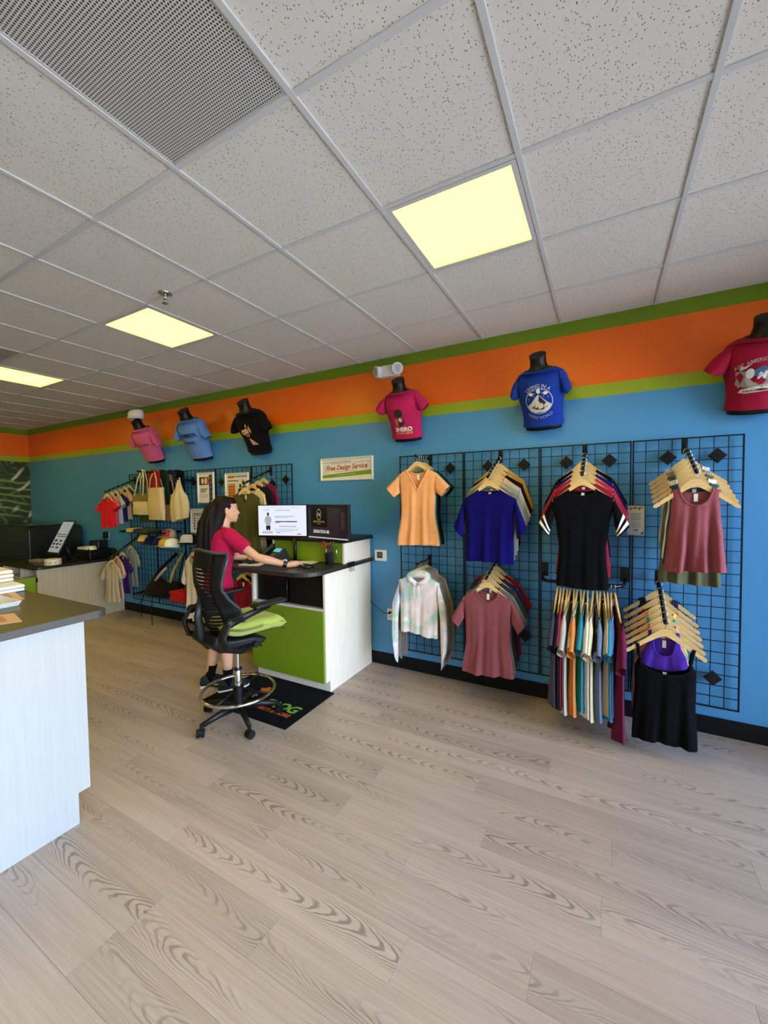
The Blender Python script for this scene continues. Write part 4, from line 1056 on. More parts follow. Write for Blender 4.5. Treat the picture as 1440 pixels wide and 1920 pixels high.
# seat cushion: rounded slab, rolled front
mb = MB(); nx, ny = 16, 14; vs = []; fs = []
def seat_pt(u, v, top):
    x = -.185 + .50 * u; hw = .245 - .045 * (2 * u - 1) ** 4 - .02 * (u < .15)
    y = (2 * v - 1) * hw
    e = max(0, 1 - abs(2 * v - 1) ** 5) * max(0, 1 - abs(2 * u - 1) ** 7)
    drop = -.045 * max(0, (u - .68) / .32) ** 2 + .02 * max(0, (.3 - u) / .3) ** 2
    z = .745 + drop + (.046 * e ** .28 if top else -.062 * e ** .28) - .012 * (1 - (2 * v - 1) ** 2) * top
    if top and .55 < u < .98: z += .006 * math.sin(u * 80)
    return (x, y, z)
for top in (1, 0):
    o = len(vs); vs += [seat_pt(i / nx, j / ny, top) for i in range(nx + 1) for j in range(ny + 1)]
    fs += [(o + i * (ny + 1) + j, o + (i + 1) * (ny + 1) + j, o + (i + 1) * (ny + 1) + j + 1, o + i * (ny + 1) + j + 1) for i in range(nx) for j in range(ny)]
mb.add(vs, fs)
o = mb.build('seat', M_SEAT, t, smooth=True); md = o.modifiers.new('weld', 'WELD'); md.merge_threshold = .0015
md = o.modifiers.new('sub', 'SUBSURF'); md.levels = md.render_levels = 1
# black seat shell and curved side arms
MB().prism([(-.24, .735), (-.27, .66), (-.21, .60), (-.05, .575), (.12, .585), (.16, .615), (.05, .655), (-.10, .668), (-.20, .690)], -.17, .17).build('seat_shell', M_CH, t, bevel=.02, seg=3)
MB().cyl((.04, -.20, .60), (.04, -.12, .60), .022, .026, 14).build('tilt_knob', M_BLACK, t, angle=40)
MB().tube([(.08, .05, .59), (.10, -.12, .575), (.10, -.17, .57)], .006, 8).build('height_lever', M_BLACK, t, smooth=True)
for s in (-1, 1):
    pts = [(.02, s * .17, .600), (-.12, s * .245, .610), (-.235, s * .275, .660), (-.265, s * .283, .755), (-.215, s * .285, .835), (-.12, s * .288, .862)]
    MB().tube(pts, [.030, .040, .046, .040, .034, .024], 10, flat=.42, up=(0, 1, 0)).build('side_bracket', M_CH, t, smooth=True)
    a = MB().tube([(-.19, s * .285, .835), (-.05, s * .290, .868), (.10, s * .290, .895)], [.030, .024, .020], 10, flat=.7).build('arm_support', M_CH, t, smooth=True)
    MB().ball((-.205, s * .287, .835), (.034, .026, .034), 14, 8).build('arm_pivot', M_CH, a, smooth=True)
    po = [(-.075, .0), (.165, .012), (.19, .024), (.17, .034), (-.05, .030), (-.085, .018)]
    mb = MB(); mb.prism([(x + .045, z + .892) for x, z in po], s * .290 - .045, s * .290 + .045); mb.build('arm_pad', M_BLACK, t, bevel=.010, seg=3)
# ladder backrest
BX = [(.70, -.185), (.78, -.225), (.88, -.255), (1.0, -.270), (1.10, -.278), (1.20, -.275), (1.27, -.265), (1.30, -.258)]
BC = [(.70, .16), (.80, .19), (.88, .185), (.96, .12), (1.05, .065), (1.15, .070), (1.25, .085), (1.30, .088)]
BW = [(.70, .150), (.80, .175), (.95, .170), (1.08, .195), (1.18, .222), (1.25, .232), (1.29, .215), (1.30, .205)]
def back_pt(z, v, d=0):
    w = lerp(BW, z); x = lerp(BX, z) + lerp(BC, z) * v * v
    return (x + d, v * w, z + (.012 * math.cos(v * 3.0) if z > 1.24 else 0))
def back_strip(z0, z1, v0, v1, th=.010, nz=2, nv=8):
    mb = MB(); rs = []
    for i in range(nz + 1):
        z = z0 + (z1 - z0) * i / nz
        rs.append([back_pt(z, v0 + (v1 - v0) * j / nv, -th / 2) for j in range(nv + 1)] + [back_pt(z, v1 + (v0 - v1) * j / nv, th / 2) for j in range(nv + 1)])
    return mb.rings(rs)
for s in (-1, 1): back_strip(.71, 1.295, s * .62, s * .98, .012, 24, 4).build('back_side', M_BACKP, t, smooth=True)
z = .715; k = 0
while z < 1.285:
    h = .026 if z < 1.17 else .12
    back_strip(z, min(z + h - .009, 1.295), -.63, .63, .010, 2 if h < .05 else 6, 10).build('back_slat', M_BACKP, t, smooth=False)
    z += h
fr = [back_pt(.70 + .60 * i / 16, -1) for i in range(17)] + [back_pt(1.30, -1 + 2 * i / 12, -.012) for i in range(1, 12)] + [back_pt(1.30 - .60 * i / 16, 1) for i in range(17)]
MB().tube(fr, .0105, 8).build('back_frame', mat('grey back frame', '#3a3b40', .38), t, smooth=True)
MB().tube([(-.20, 0, .62), (-.27, 0, .70), (-.285, 0, .85), (-.265, 0, .98)], [.035, .035, .030, .02], 10, flat=.6).build('back_stem', M_CH, t, smooth=True)

# ------------------------------------------------------------------ the person at the desk
# local frame: +x is where she faces, +y her left, z up
def skin_material():
    m, n, b = nodes('skin')
    tc = N(n, 'ShaderNodeTexCoord')
    n.links.new(MIX(n, NOISE(n, tc.outputs['Object'], 14, 3), '#c58b6c', '#d8a385'), b.inputs['Base Color'])
    b.inputs['Roughness'].default_value = .5; b.inputs['Subsurface Weight'].default_value = .08; b.inputs['Subsurface Radius'].default_value = (.01, .004, .002)
    return m
def hair_material():
    m, n, b = nodes('dark brown hair')
    tc = N(n, 'ShaderNodeTexCoord')
    s = NOISE(n, VMUL(n, tc.outputs['Object'], (120, 120, 5)), 1.0, 3, .6)
    n.links.new(MIX(n, s, '#040202', '#180b08'), b.inputs['Base Color']); b.inputs['Roughness'].default_value = .6; b.inputs['Specular IOR Level'].default_value = .18
    bp = N(n, 'ShaderNodeBump'); bp.inputs['Strength'].default_value = .5; bp.inputs['Distance'].default_value = .01; n.links.new(s, bp.inputs['Height']); n.links.new(bp.outputs[0], b.inputs['Normal'])
    return m
M_SKIN, M_HAIR = skin_material(), hair_material()
M_PINK = cloth('#a8143f', .10)
person = thing('person', 'person in a raspberry pink shirt with a long dark ponytail reaching for the mouse', 'person', (-2.93, 2.36, 0), R_(60))
person.scale = (1.0, 1.0, 1.0)

def ell(c, rx, ry, n=20, tilt=0):
    """horizontal ellipse ring"""
    out = []
    for k in range(n):
        a = 2 * math.pi * k / n; x, y = rx * math.cos(a), ry * math.sin(a)
        out.append((c[0] + x * math.cos(tilt), c[1] + y, c[2] + x * math.sin(tilt)))
    return out
def merged(name, mb, m, parent, voxel=.005, smooth_it=2):
    o = mb.build(name, m, parent, smooth=True)
    md = o.modifiers.new('union', 'REMESH'); md.mode = 'VOXEL'; md.voxel_size = voxel; md.use_smooth_shade = True
    if smooth_it:
        sm = o.modifiers.new('relax', 'SMOOTH'); sm.factor = .5; sm.iterations = smooth_it
    return o

CY = .03
TOR = [(.84, .005, .100, .160), (.92, .0, .108, .168), (1.00, .005, .098, .142), (1.08, .012, .092, .128), (1.16, .022, .100, .138), (1.24, .035, .112, .150), (1.31, .045, .104, .160), (1.36, .050, .088, .150), (1.395, .050, .066, .090), (1.42, .054, .055, .060)]
SR, SLF = (.075, -.115, 1.345), (.085, .185, 1.345)     # shoulders
ER, WR = (.265, -.275, 1.165), (.505, -.360, 1.088)     # right elbow, wrist
EL, WL = (.175, .285, 1.120), (.300, .250, 1.095)       # left arm
LEGS = (((-.01, .105, .86), (.005, .115, .48), (-.075, .12, .085)), ((.015, -.055, .86), (.055, -.055, .48), (.045, -.055, .085)))

b = MB()
b.rings([ell((cx, CY, z), rx, ry) for z, cx, rx, ry in TOR])
b.tube([(.052, CY, 1.39), (.060, CY, 1.44), (.075, CY, 1.50)], [.056, .050, .050], 16)
# head: skull, face wedge, jaw, nose, brow, lips, ears
hx, hy, hz = .080, CY, 1.565
HEAD = [(-.112, .030, .006, .026), (-.100, .056, .030, .040), (-.080, .070, .028, .050), (-.050, .078, .022, .060), (-.020, .086, .015, .066), (.015, .092, .006, .071), (.050, .091, .0, .073), (.080, .078, -.004, .062), (.100, .052, -.006, .042), (.112, .018, -.006, .014)]
b.rings([ell((hx + cx, hy, hz + z), rx, ry, 24) for z, rx, cx, ry in HEAD])
b.ball((hx + .068, hy, hz - .092), (.024, .026, .022))                     # chin
b.tube([(hx + .086, hy, hz + .012), (hx + .098, hy, hz - .012), (hx + .110, hy, hz - .030), (hx + .098, hy, hz - .038)], [.008, .010, .011, .010], 8)   # nose
b.ball((hx + .083, hy, hz + .022), (.014, .050, .010))                     # brow
b.ball((hx + .090, hy, hz - .060), (.012, .022, .006)); b.ball((hx + .088, hy, hz - .071), (.012, .020, .007))    # lips
for s in (-1, 1):
    b.ball((hx + .076, hy + s * .032, hz + .002), (.012, .015, .008))      # eyes
    b.ball((hx - .004, hy + s * .074, hz - .014), (.018, .009, .030)); b.ball((hx - .006, hy + s * .078, hz + .004), (.017, .006, .018))   # ears
# arms
for S_, E_, W_ in ((SR, ER, WR), (SLF, EL, WL)):
    S_, E_, W_ = Vector(S_), Vector(E_), Vector(W_)
    pts = [S_, S_.lerp(E_, .35), S_.lerp(E_, .8), E_, E_.lerp(W_, .3), E_.lerp(W_, .75), W_]
    b.tube([tuple(p) for p in pts], [.048, .044, .038, .036, .037, .027, .0225], 14)
# hands: palm, four fingers of unequal length and a thumb at the side
def hand(b, W_, d, side, up, curl, spread):
    W_, d, side, up = Vector(W_), Vector(d).normalized(), Vector(side).normalized(), Vector(up).normalized()
    b.tube([tuple(W_ - d * .01), tuple(W_ + d * .03 + up * .003), tuple(W_ + d * .062 + up * .004), tuple(W_ + d * .085)], [.022, .027, .029, .026], 12, flat=1.0)
    for k, (o, l) in enumerate(((-.026, .072), (-.009, .082), (.009, .077), (.025, .060))):
        p0 = W_ + d * .072 + side * o
        dd = (d + side * (o * spread)).normalized()
        p1 = p0 + dd * l * .42 + up * .006; p2 = p1 + dd * l * .32 - up * curl * l * .35; p3 = p2 + dd * l * .24 - up * curl * l * .45
        b.tube([tuple(p0), tuple(p1), tuple(p2), tuple(p3)], [.0095, .0088, .0080, .0062], 8)
    p0 = W_ + d * .022 - side * .022
    b.tube([tuple(p0), tuple(p0 + d * .028 - side * .024 - up * .006), tuple(p0 + d * .056 - side * .030 - up * .014)], [.0115, .0098, .0072], 8)
hand(b, WR, (1.0, .04, .02), (.0, -1, 0), (0, .0, 1), .75, 6)      # thumb towards her body
hand(b, WL, (.75, -.65, -.05), (.65, .75, 0), (0, 0, 1), .9, 4)
# legs
for (hp, kn, an) in LEGS:
    hp, kn, an = Vector(hp), Vector(kn), Vector(an)
    pts = [hp, hp.lerp(kn, .4), hp.lerp(kn, .85), kn, kn.lerp(an, .25) + Vector((-.014, 0, 0)), kn.lerp(an, .6) + Vector((-.006, 0, 0)), an + Vector((0, 0, .03)), an]
    b.tube([tuple(p) for p in pts], [.086, .076, .058, .054, .058, .044, .034, .035], 16)
    b.tube([tuple(an + Vector((-.02, 0, -.04))), tuple(an + Vector((.06, 0, -.05))), tuple(an + Vector((.14, 0, -.062)))], [.033, .034, .020], 10)
merged('body', b, M_SKIN, person, .0042, 2)

# shirt
s_ = MB()
ST = [(z, cx, rx + .013, ry + .014) for z, cx, rx, ry in TOR if z < 1.40]
ST[0] = (.845, .0, .120, .180)
rs = [ell((cx, CY, z), rx + (.006 * math.sin(z * 55)), ry + .003 * math.sin(z * 70 + 1)) for z, cx, rx, ry in ST]
rs.append(ell((.052, CY, 1.412), .058, .066))
s_.rings(rs)
for S_, E_, k in ((SR, ER, .62), (SLF, EL, .62)):
    S_, E_ = Vector(S_), Vector(E_)
    s_.tube([tuple(S_ + (Vector((.05, CY, 1.34)) - S_) * .45 + Vector((0, 0, .0))), tuple(S_ + Vector((0, 0, .006))), tuple(S_.lerp(E_, .3)), tuple(S_.lerp(E_, k))], [.072, .066, .066, .062], 18)
merged('shirt', s_, M_PINK, person, .006, 3)
mb = MB(); pts = [(.052 + .063 * math.cos(a), CY + .066 * math.sin(a), 1.408 - .018 * math.cos(a)) for a in [k * 2 * math.pi / 20 for k in range(21)]]
mb.tube(pts, .010, 6, cap=False, flat=1.6); mb.build('collar', M_PINK, person, smooth=True)
# shorts
s_ = MB(); s_.rings([ell((.0, CY, .90), .112, .172), ell((.0, CY, .84), .116, .174), ell((.0, CY, .78), .10, .16)])
for (hp, kn, an) in LEGS:
    hp, kn = Vector(hp), Vector(kn); s_.tube([tuple(hp), tuple(hp.lerp(kn, .3)), tuple(hp.lerp(kn, .75))], [.095, .094, .082], 16)
merged('shorts', s_, cloth('#17181d'), person, .007, 2)
# socks and shoes
for (hp, kn, an) in LEGS:
    an = Vector(an); kn = Vector(kn); u = (kn - an).normalized()
    MB().tube([tuple(an + Vector((0, 0, -.045))), tuple(an + Vector((0, 0, .0))), tuple(an + u * .05), tuple(an + u * .105)], [.040, .040, .040, .044], 16).build('sock', cloth('#0b0b0e'), person, smooth=True)
    def shoe_ring(x, hw, h, n=14):
        return [(an.x + x, an.y + hw * math.cos(a), .026 + max(-.012, h * math.sin(a))) for a in [2 * math.pi * k / n for k in range(n)]]
    sh = MB().rings([shoe_ring(-.085, .012, .02), shoe_ring(-.075, .032, .062), shoe_ring(-.03, .040, .085), shoe_ring(.03, .042, .078), shoe_ring(.085, .045, .052), shoe_ring(.135, .042, .040), shoe_ring(.165, .026, .026), shoe_ring(.174, .008, .012)])
    sh = sh.build('shoe', mat('black knit trainer', '#131114', .75, bump=.4, bscale=260), person, smooth=True)
    so = [(-.09, .0), (-.085, -.034), (-.03, -.042), (.03, -.044), (.09, -.048), (.14, -.044), (.172, -.022), (.18, 0)]
    so = so + [(x, -y) for x, y in reversed(so[1:-1])]
    MB().prism([(an.x + x, an.y + y) for x, y in so], .001, .022, 'z').build('sole', mat('white rubber sole', '#d9d5d0', .6), sh, bevel=.004)
    for k in range(3):
        x = .03 + .028 * k; z = .105 - .016 * k
        MB().tube([(an.x + x, an.y - .026, z - .012), (an.x + x + .008, an.y, z), (an.x + x, an.y + .026, z - .012)], .0045, 6).build('lace', mat('plum lace', '#6e2a42', .8), sh, smooth=True)
# hair: cap, gathered back, long tail, loose strands
h = MB()
h.ball((hx - .022, hy, hz + .034), (.098, .083, .092), 20, 12)
h.ball((hx - .050, hy, hz - .012), (.066, .079, .095), 18, 10)
h.ball((hx + .020, hy, hz + .064), (.070, .070, .052), 18, 10)
h.tube([(hx - .08, hy, hz + .045), (hx - .125, hy + .005, hz + .005), (hx - .155, hy + .01, hz - .10), (hx - .168, hy + .012, hz - .24), (hx - .168, hy + .015, hz - .38), (hx - .165, hy + .015, hz - .48), (hx - .160, hy + .01, hz - .555)],
       [.044, .052, .062, .068, .064, .050, .014], 18, flat=1.2)
h.tube([(hx - .05, hy - .03, hz - .02), (hx - .085, hy - .03, hz - .12), (hx - .12, hy - .02, hz - .26), (hx - .135, hy - .015, hz - .40), (hx - .135, hy - .01, hz - .50)], [.050, .056, .058, .046, .012], 14)
rg = random.Random(3)
for k in range(26):
    a = rg.uniform(0, 6.28); r = rg.uniform(.052, .076)
    p = [(hx - .125, hy, hz), (hx - .155, hy, hz - .10), (hx - .168, hy, hz - .25), (hx - .168, hy, hz - .40), (hx - .162, hy, hz - .54 + rg.uniform(-.03, .03))]
    h.tube([(x + r * math.cos(a) * f, y + 1.2 * r * math.sin(a) * f, z) for (x, y, z), f in zip(p, (.5, .9, 1.0, .95, .5))], [.010, .012, .012, .010, .004], 6)
merged('hair', h, M_HAIR, person, .0055, 1)
MB().torus((0, 0, 0), .034, .010, 20, 8, Matrix.Translation((hx - .115, hy, hz + .04)) @ Matrix.Rotation(R_(75), 4, 'Y')).build('hair_tie', M_BLACK, person, smooth=True)
for s in (-1, 1):
    MB().ball((hx + .087, hy + s * .031, hz + .003), (.006, .010, .005), 10, 6).build('eye', mat('dark eye', '#140d0a', .3), person, smooth=True)
    MB().tube([(hx + .092, hy + s * .016, hz + .022), (hx + .088, hy + s * .034, hz + .027), (hx + .076, hy + s * .050, hz + .020)], .0035, 6).build('eyebrow', M_HAIR, person, smooth=True)
MB().tube([(hx + .099, hy - .018, hz - .066), (hx + .104, hy, hz - .065), (hx + .099, hy + .018, hz - .066)], .004, 6).build('lips', mat('lip', '#9c4a44', .4), person, smooth=True)
# black wristband
d = (Vector(WR) - Vector(ER)).normalized()
MB().tube([tuple(Vector(WR) - d * .045), tuple(Vector(WR) - d * .012)], [.030, .028], 18).build('wristband', mat('black band', '#0b0b0d', .4), person, angle=40)

# ------------------------------------------------------------------ front counter
t = thing('front_counter', 'large counter with a bluish white end panel and grey worktop', 'counter', (-3.3, .1, 0))
ox, oy = 3.3, -.1
pn = [(-1.2, 0), (1.012, 0), (1.012, .16), (1.067, .16), (1.067, 1.048), (-1.2, 1.048)]
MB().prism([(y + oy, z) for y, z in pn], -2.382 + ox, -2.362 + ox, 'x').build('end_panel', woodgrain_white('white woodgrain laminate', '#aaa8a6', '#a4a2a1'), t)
MB().bx(-4.2 + ox, -2.382 + ox, -1.2 + oy, 1.05 + oy, .16, 1.046).build('cabinet_body', M_WHITEWOOD, t)
MB().bx(-4.2 + ox, -2.384 + ox, -1.2 + oy, 1.0 + oy, 0, .16).build('toe_kick', M_WHITEWOOD, t)
r = .05
to = [(-4.25, 1.165), (-2.31 - r, 1.165)] + [(-2.31 - r + r * math.cos(a), 1.165 - r + r * math.sin(a)) for a in [math.pi / 2 - k * math.pi / 2 / 6 for k in range(1, 7)]] + [(-2.31, -1.25), (-4.25, -1.25)]
MB().prism([(x + ox, y + oy) for x, y in to], 1.049, 1.087, 'z').build('worktop', mat('slate grey laminate', '#3f3a37', .36, var=.22, vscale=220), t, bevel=.003)
CTZ = 1.0875
M_KRAFT = mat('peach print', '#dcae8c', .6)
for k, (pts, lab) in enumerate(((((-2.99, 1.050), (-3.36, 1.12), (-3.42, .98), (-3.05, .90)), 'peach flyer lying behind the white tray'), (((-2.44, .845), (-2.66, .890), (-2.75, .70), (-2.52, .65)), 'peach flyer lying at the edge of the front counter'))):
    t = thing('flyer', lab, 'flyer', (pts[0][0], pts[0][1], CTZ))
    mb = MB(); mb.prism([(x - pts[0][0], y - pts[0][1]) for x, y in pts], 0, .0012, 'z'); mb.build('sheet', M_KRAFT, t)
    c = (sum(p[0] for p in pts) / 4 - pts[0][0], sum(p[1] for p in pts) / 4 - pts[0][1])
    mb = MB(); mb.add([(c[0] + (x - pts[0][0] - c[0]) * .6, c[1] + (y - pts[0][1] - c[1]) * .55, .0016) for x, y in pts], [(0, 1, 2, 3)]); mb.build('printed_area', mat('print', '#b98468', .6), t, fix=False)
t = thing('plastic_tray', 'shallow white tray at the edge of the front counter', 'tray', (-2.95, .89, CTZ))
mb = MB(); mb.rings([[(-.13, -.08, 0), (.11, -.08, 0), (.11, .08, 0), (-.13, .08, 0)], [(-.15, -.09, .028), (.13, -.09, .028), (.13, .09, .028), (-.15, .09, .028)], [(-.145, -.085, .028), (.125, -.085, .028), (.125, .085, .028), (-.145, .085, .028)], [(-.125, -.075, .004), (.105, -.075, .004), (.105, .075, .004), (-.125, .075, .004)]])
mb.build('tray', M_WPL, t)
def folded(name, label, cat, c, sx, sy, h, col, layers=3, rz=0, group=None, m=None):
    t = thing(name, label, cat, c, rz, group)
    for k in range(layers):
        z0 = h * k / layers; z1 = h * (k + 1) / layers - .001; sh = .012 * math.sin(k * 2.3)
        n = 8
        prof = [(-sx / 2 + sh, z0 + .002), (sx / 2 + sh * .5 - .02, z0)] + [(sx / 2 + sh * .5 - .02 + .02 * math.cos(a), (z0 + z1) / 2 + (z1 - z0) / 2 * math.sin(a)) for a in [-math.pi / 2 + math.pi * i / 6 for i in range(1, 6)]] + [(sx / 2 - .02, z1), (0, z1 + .006), (-sx / 2 + sh, z1 - .004)]
        mb = MB(); mb.prism(prof, -sy / 2, sy / 2); mb.build('folded_layer', m or cloth(col, .05), t, bevel=.004)
    return t
folded('folded_towel', 'white folded towel at the bottom of the counter pile', 'towel', (-3.44, 1.085, CTZ), .36, .13, .045, '#efeae8', 2, group='white folded towels')
folded('folded_towel', 'cream folded towel on top of the counter pile', 'towel', (-3.58, 1.085, CTZ + .052), .36, .12, .075, '#e9dccb', 3, group='white folded towels')

# ------------------------------------------------------------------ far counter with open green door
t = thing('far_counter', 'low white counter with a dark top and open green door at the far wall', 'counter', (-6.95, 2.95, 0))
ox, oy = 6.95, -2.95
def FB(x0, x1, y0, y1, z0, z1): return MB().bx(x0 + ox, x1 + ox, y0 + oy, y1 + oy, z0, z1)
FB(-6.42, -6.40, 2.385, 3.445, 0, .776).build('end_panel', woodgrain_white('beige woodgrain laminate', '#c4b8a4', '#b0a38e'), t)
FB(-7.42, -7.40, 2.385, 3.445, 0, .776).build('end_panel', M_WHITEWOOD, t)
FB(-7.40, -6.42, 3.42, 3.44, 0, .776).build('back_panel', M_WHITEWOOD, t)
FB(-7.40, -6.42, 2.40, 3.42, .10, .12).build('bottom_shelf', M_WHITEWOOD, t)
FB(-7.40, -6.42, 2.40, 3.42, .62, .64).build('drawer_shelf', M_WHITEWOOD, t)
FB(-6.92, -6.90, 2.40, 3.42, .64, .776).build('divider', M_WHITEWOOD, t)
d = FB(-6.418, -6.400, 1.93, 2.372, .10, .690).build('door', mat('lime green laminate', '#7d9a14', .45), t, bevel=.0015)
for z in (.16, .62): MB().bx(-6.425 + ox, -6.395 + ox, 2.372 + oy, 2.392 + oy, z, z + .06).build('hinge', M_BLACK, d)
r = .08
to = [(-7.45, 3.445), (-6.37, 3.445), (-6.37, 2.35 + r)] + [(-6.37 - r + r * math.cos(a), 2.35 + r + r * math.sin(a)) for a in [-k * math.pi / 2 / 6 for k in range(1, 7)]] + [(-7.45, 2.35)]
MB().prism([(x + ox, y + oy) for x, y in to], .777, .812, 'z').build('worktop', mat('dark brown laminate', '#1d1713', .35, var=.3, vscale=120), t, bevel=.003)
FZ = .8125
# large printer
t = thing('garment_printer', 'large black garment printer filling the far corner', 'printer', (-8.35, 3.05, 0))
MB().bx(-.86, .86, -.32, .36, 0, .78).build('cabinet', mat('black cabinet', '#0a0a0c', .5), t, bevel=.01)
MB().prism([(-.88, .78), (.88, .78), (.88, 1.24), (.80, 1.275), (-.80, 1.275), (-.88, 1.24)], -.34, .36).build('housing', mat('satin black cover', '#0e0d0f', .32), t, bevel=.012)
MB().bx(-.78, .78, -.30, .30, 1.275, 1.295).build('lid', mat('smoked lid', '#171514', .12), t, bevel=.004)
for k in range(4): MB().bx(-.62, -.56, -.345, -.340, .92 + .055 * k, .936 + .055 * k).build('status_light', mat('grey key', '#b9b9b2', .5), t)
MB().bx(-.80, -.30, -.345, -.340, .84, .875).build('label_strip', mat('grey strip', '#4a4340', .5), t)
# tablet on a stand
t = thing('touch_tablet', 'touchscreen terminal leaning back on the far counter', 'tablet', (-6.60, 2.78, FZ))
def slab(x0, x1, y0, y1, z0, z1):
    mb = MB(); mb.bx(x0, x1, y0, y1, z0, z1); mb.v = [tuple(M_T2 @ Vector(v)) for v in mb.v]; return mb
# the slab faces the viewer side (+x, -y), leaning along +y
M_T2 = Matrix.Translation((.0, -.145, .125)) @ Matrix.Rotation(R_(-26.5), 4, 'X')
slab(-.16, .16, 0, .022, 0, .50).build('case', M_BLACK, t, bevel=.005)
sc = slab(-.145, .145, -.001, 0, .03, .48).build('screen', mat('lit screen', '#a9b2c8', .2, emit=('#9aa6c2', .30)), t)
for (x0, x1, z0, z1, c) in ((-.14, .13, .285, .295, '#3c4258'), (-.10, .14, .255, .268, '#55607c'), (-.11, -.04, .185, .215, '#2f3446'), (.02, .09, .185, .212, '#6a2f34'), (-.12, -.06, .135, .165, '#333a4e'), (-.03, .03, .135, .165, '#23283a'), (.06, .11, .135, .160, '#4c5570'), (-.12, -.04, .09, .11, '#5d6782'), (.0, .08, .09, .112, '#2b3042')):
    slab(x0, x1, -.0022, -.0014, z0, z1).build('page_element', mat('print', c, .4), sc)
MB().bx(-.10, .10, -.10, .12, 0, .015).build('foot', M_BLACK, t, bevel=.005)
MB().tube([(0, .05, .015), (0, .06, .12), (0, .0, .25)], .022, 8).build('stand', M_BLACK, t, smooth=True)
# label printers with paper
t = thing('label_printer', 'black label printer with curling white labels on the far counter', 'label printer', (-6.62, 3.16, FZ), R_(5))
MB().bx(-.17, .17, -.16, .16, 0, .14).build('case', M_BLACK, t, bevel=.015)
MB().bx(-.12, .10, .0, .15, .14, .26).build('cover', mat('satin black cover', '#0e0d0f', .32), t, bevel=.015)
mb = MB(); rs = []
for k in range(9):
    a = k / 8; rs.append([(.06 + .11 * a, -.16 + .02, .165 + .045 * math.sin(a * 3.0) - .08 * a * a), (.06 + .11 * a, -.04, .165 + .045 * math.sin(a * 3.0) - .08 * a * a)])
mb.rings([[r[0], r[1], (r[1][0], r[1][1], r[1][2] - .0015), (r[0][0], r[0][1], r[0][2] - .0015)] for r in rs]); mb.build('label_strip', mat('paper', '#ece4d4', .6), t, smooth=True)
MB().bx(-.12, .08, -.155, -.02, .142, .178).build('label_stack', mat('paper', '#e6dccb', .6), t, bevel=.004)
t = thing('card_reader', 'small black payment terminal at the wall end of the far counter', 'card reader', (-6.55, 3.38, FZ))
MB().prism([(-.05, 0), (.09, 0), (.09, .06), (-.03, .13)], -.05, .05).build('case', M_BLACK, t, bevel=.01)
t = thing('tape_roll', 'roll of white packing tape on the far counter edge', 'tape roll', (-6.49, 2.60, FZ))
MB().lathe([(.045, .0), (.092, .0), (.092, .075), (.045, .075)], 28).build('roll', mat('white tape', '#e4dcc6', .45), t, angle=40)
mb = MB()
for k in range(9):
    a = R_(-150 + 36 * k); mb.box((.0928 * math.cos(a), .0928 * math.sin(a), .030), (.002, .016, .018), rz=a)
mb.build('printed_pattern', mat('print', '#9a9484', .6), t)
t = thing('box_cutter', 'small metal cutter lying by the tape roll', 'cutter', (-6.62, 2.50, FZ), .4)
MB().bx(-.07, .07, -.012, .012, 0, .012).build('body', mat('brushed steel', '#a9a7a2', .35, .8), t, bevel=.003)
t = thing('label_tray', 'flat box with a pink striped edge on the far counter', 'box', (-6.95, 2.62, FZ), .1)
MB().bx(-.12, .12, -.06, .06, 0, .035).build('box', mat('card box', '#8c7f7a', .6), t, bevel=.003)

# ------------------------------------------------------------------ far grid panels: children's tees, totes, caps, flyers
kb = hanger_bar(-5.963, 1.967, 3.005, 1.785, 'sloping black bar carrying the small children\'s tees', 7)
for u, c, d in ((.93, '#c41a20', 'small bright red tee foremost on the children\'s bar'), (.80, '#d0486a', 'small pink tee behind the red one'), (.67, '#a9a9b2', 'small light grey tee behind the pink one'),
                (.52, '#1a1c5c', 'small navy tee behind the light grey one'), (.37, '#cfa88c', 'small blush tee behind the navy one'), (.22, '#37402e', 'small dark green tee hindmost on the children\'s bar')):
    pair(kb(u), 'kid', c, d, rz=R_({.93: 4, .80: -3, .67: 2, .52: -2, .37: 1, .22: 0}[u]), group='children\'s tees', hs=.72, s=1.10)
kb2 = hanger_bar(-5.935, 1.137, 3.02, .882, 'lower sloping black bar carrying the oatmeal tee', 6)
for u, c, d in ((.93, '#b8ac98', 'oatmeal youth tee foremost on the lower bar'), (.76, '#d4a898', 'blush pink youth tee behind the oatmeal one'), (.58, '#38206a', 'purple youth tee behind the blush pink one'), (.28, '#8b9290', 'grey youth tee hindmost on the lower bar')):
    pair(kb2(u), 'crew', c, d, rz=R_({.93: 4, .76: -3, .58: 2, .28: 0}[u]), group='youth tees on the lower bar', hs=.85, s=.82)

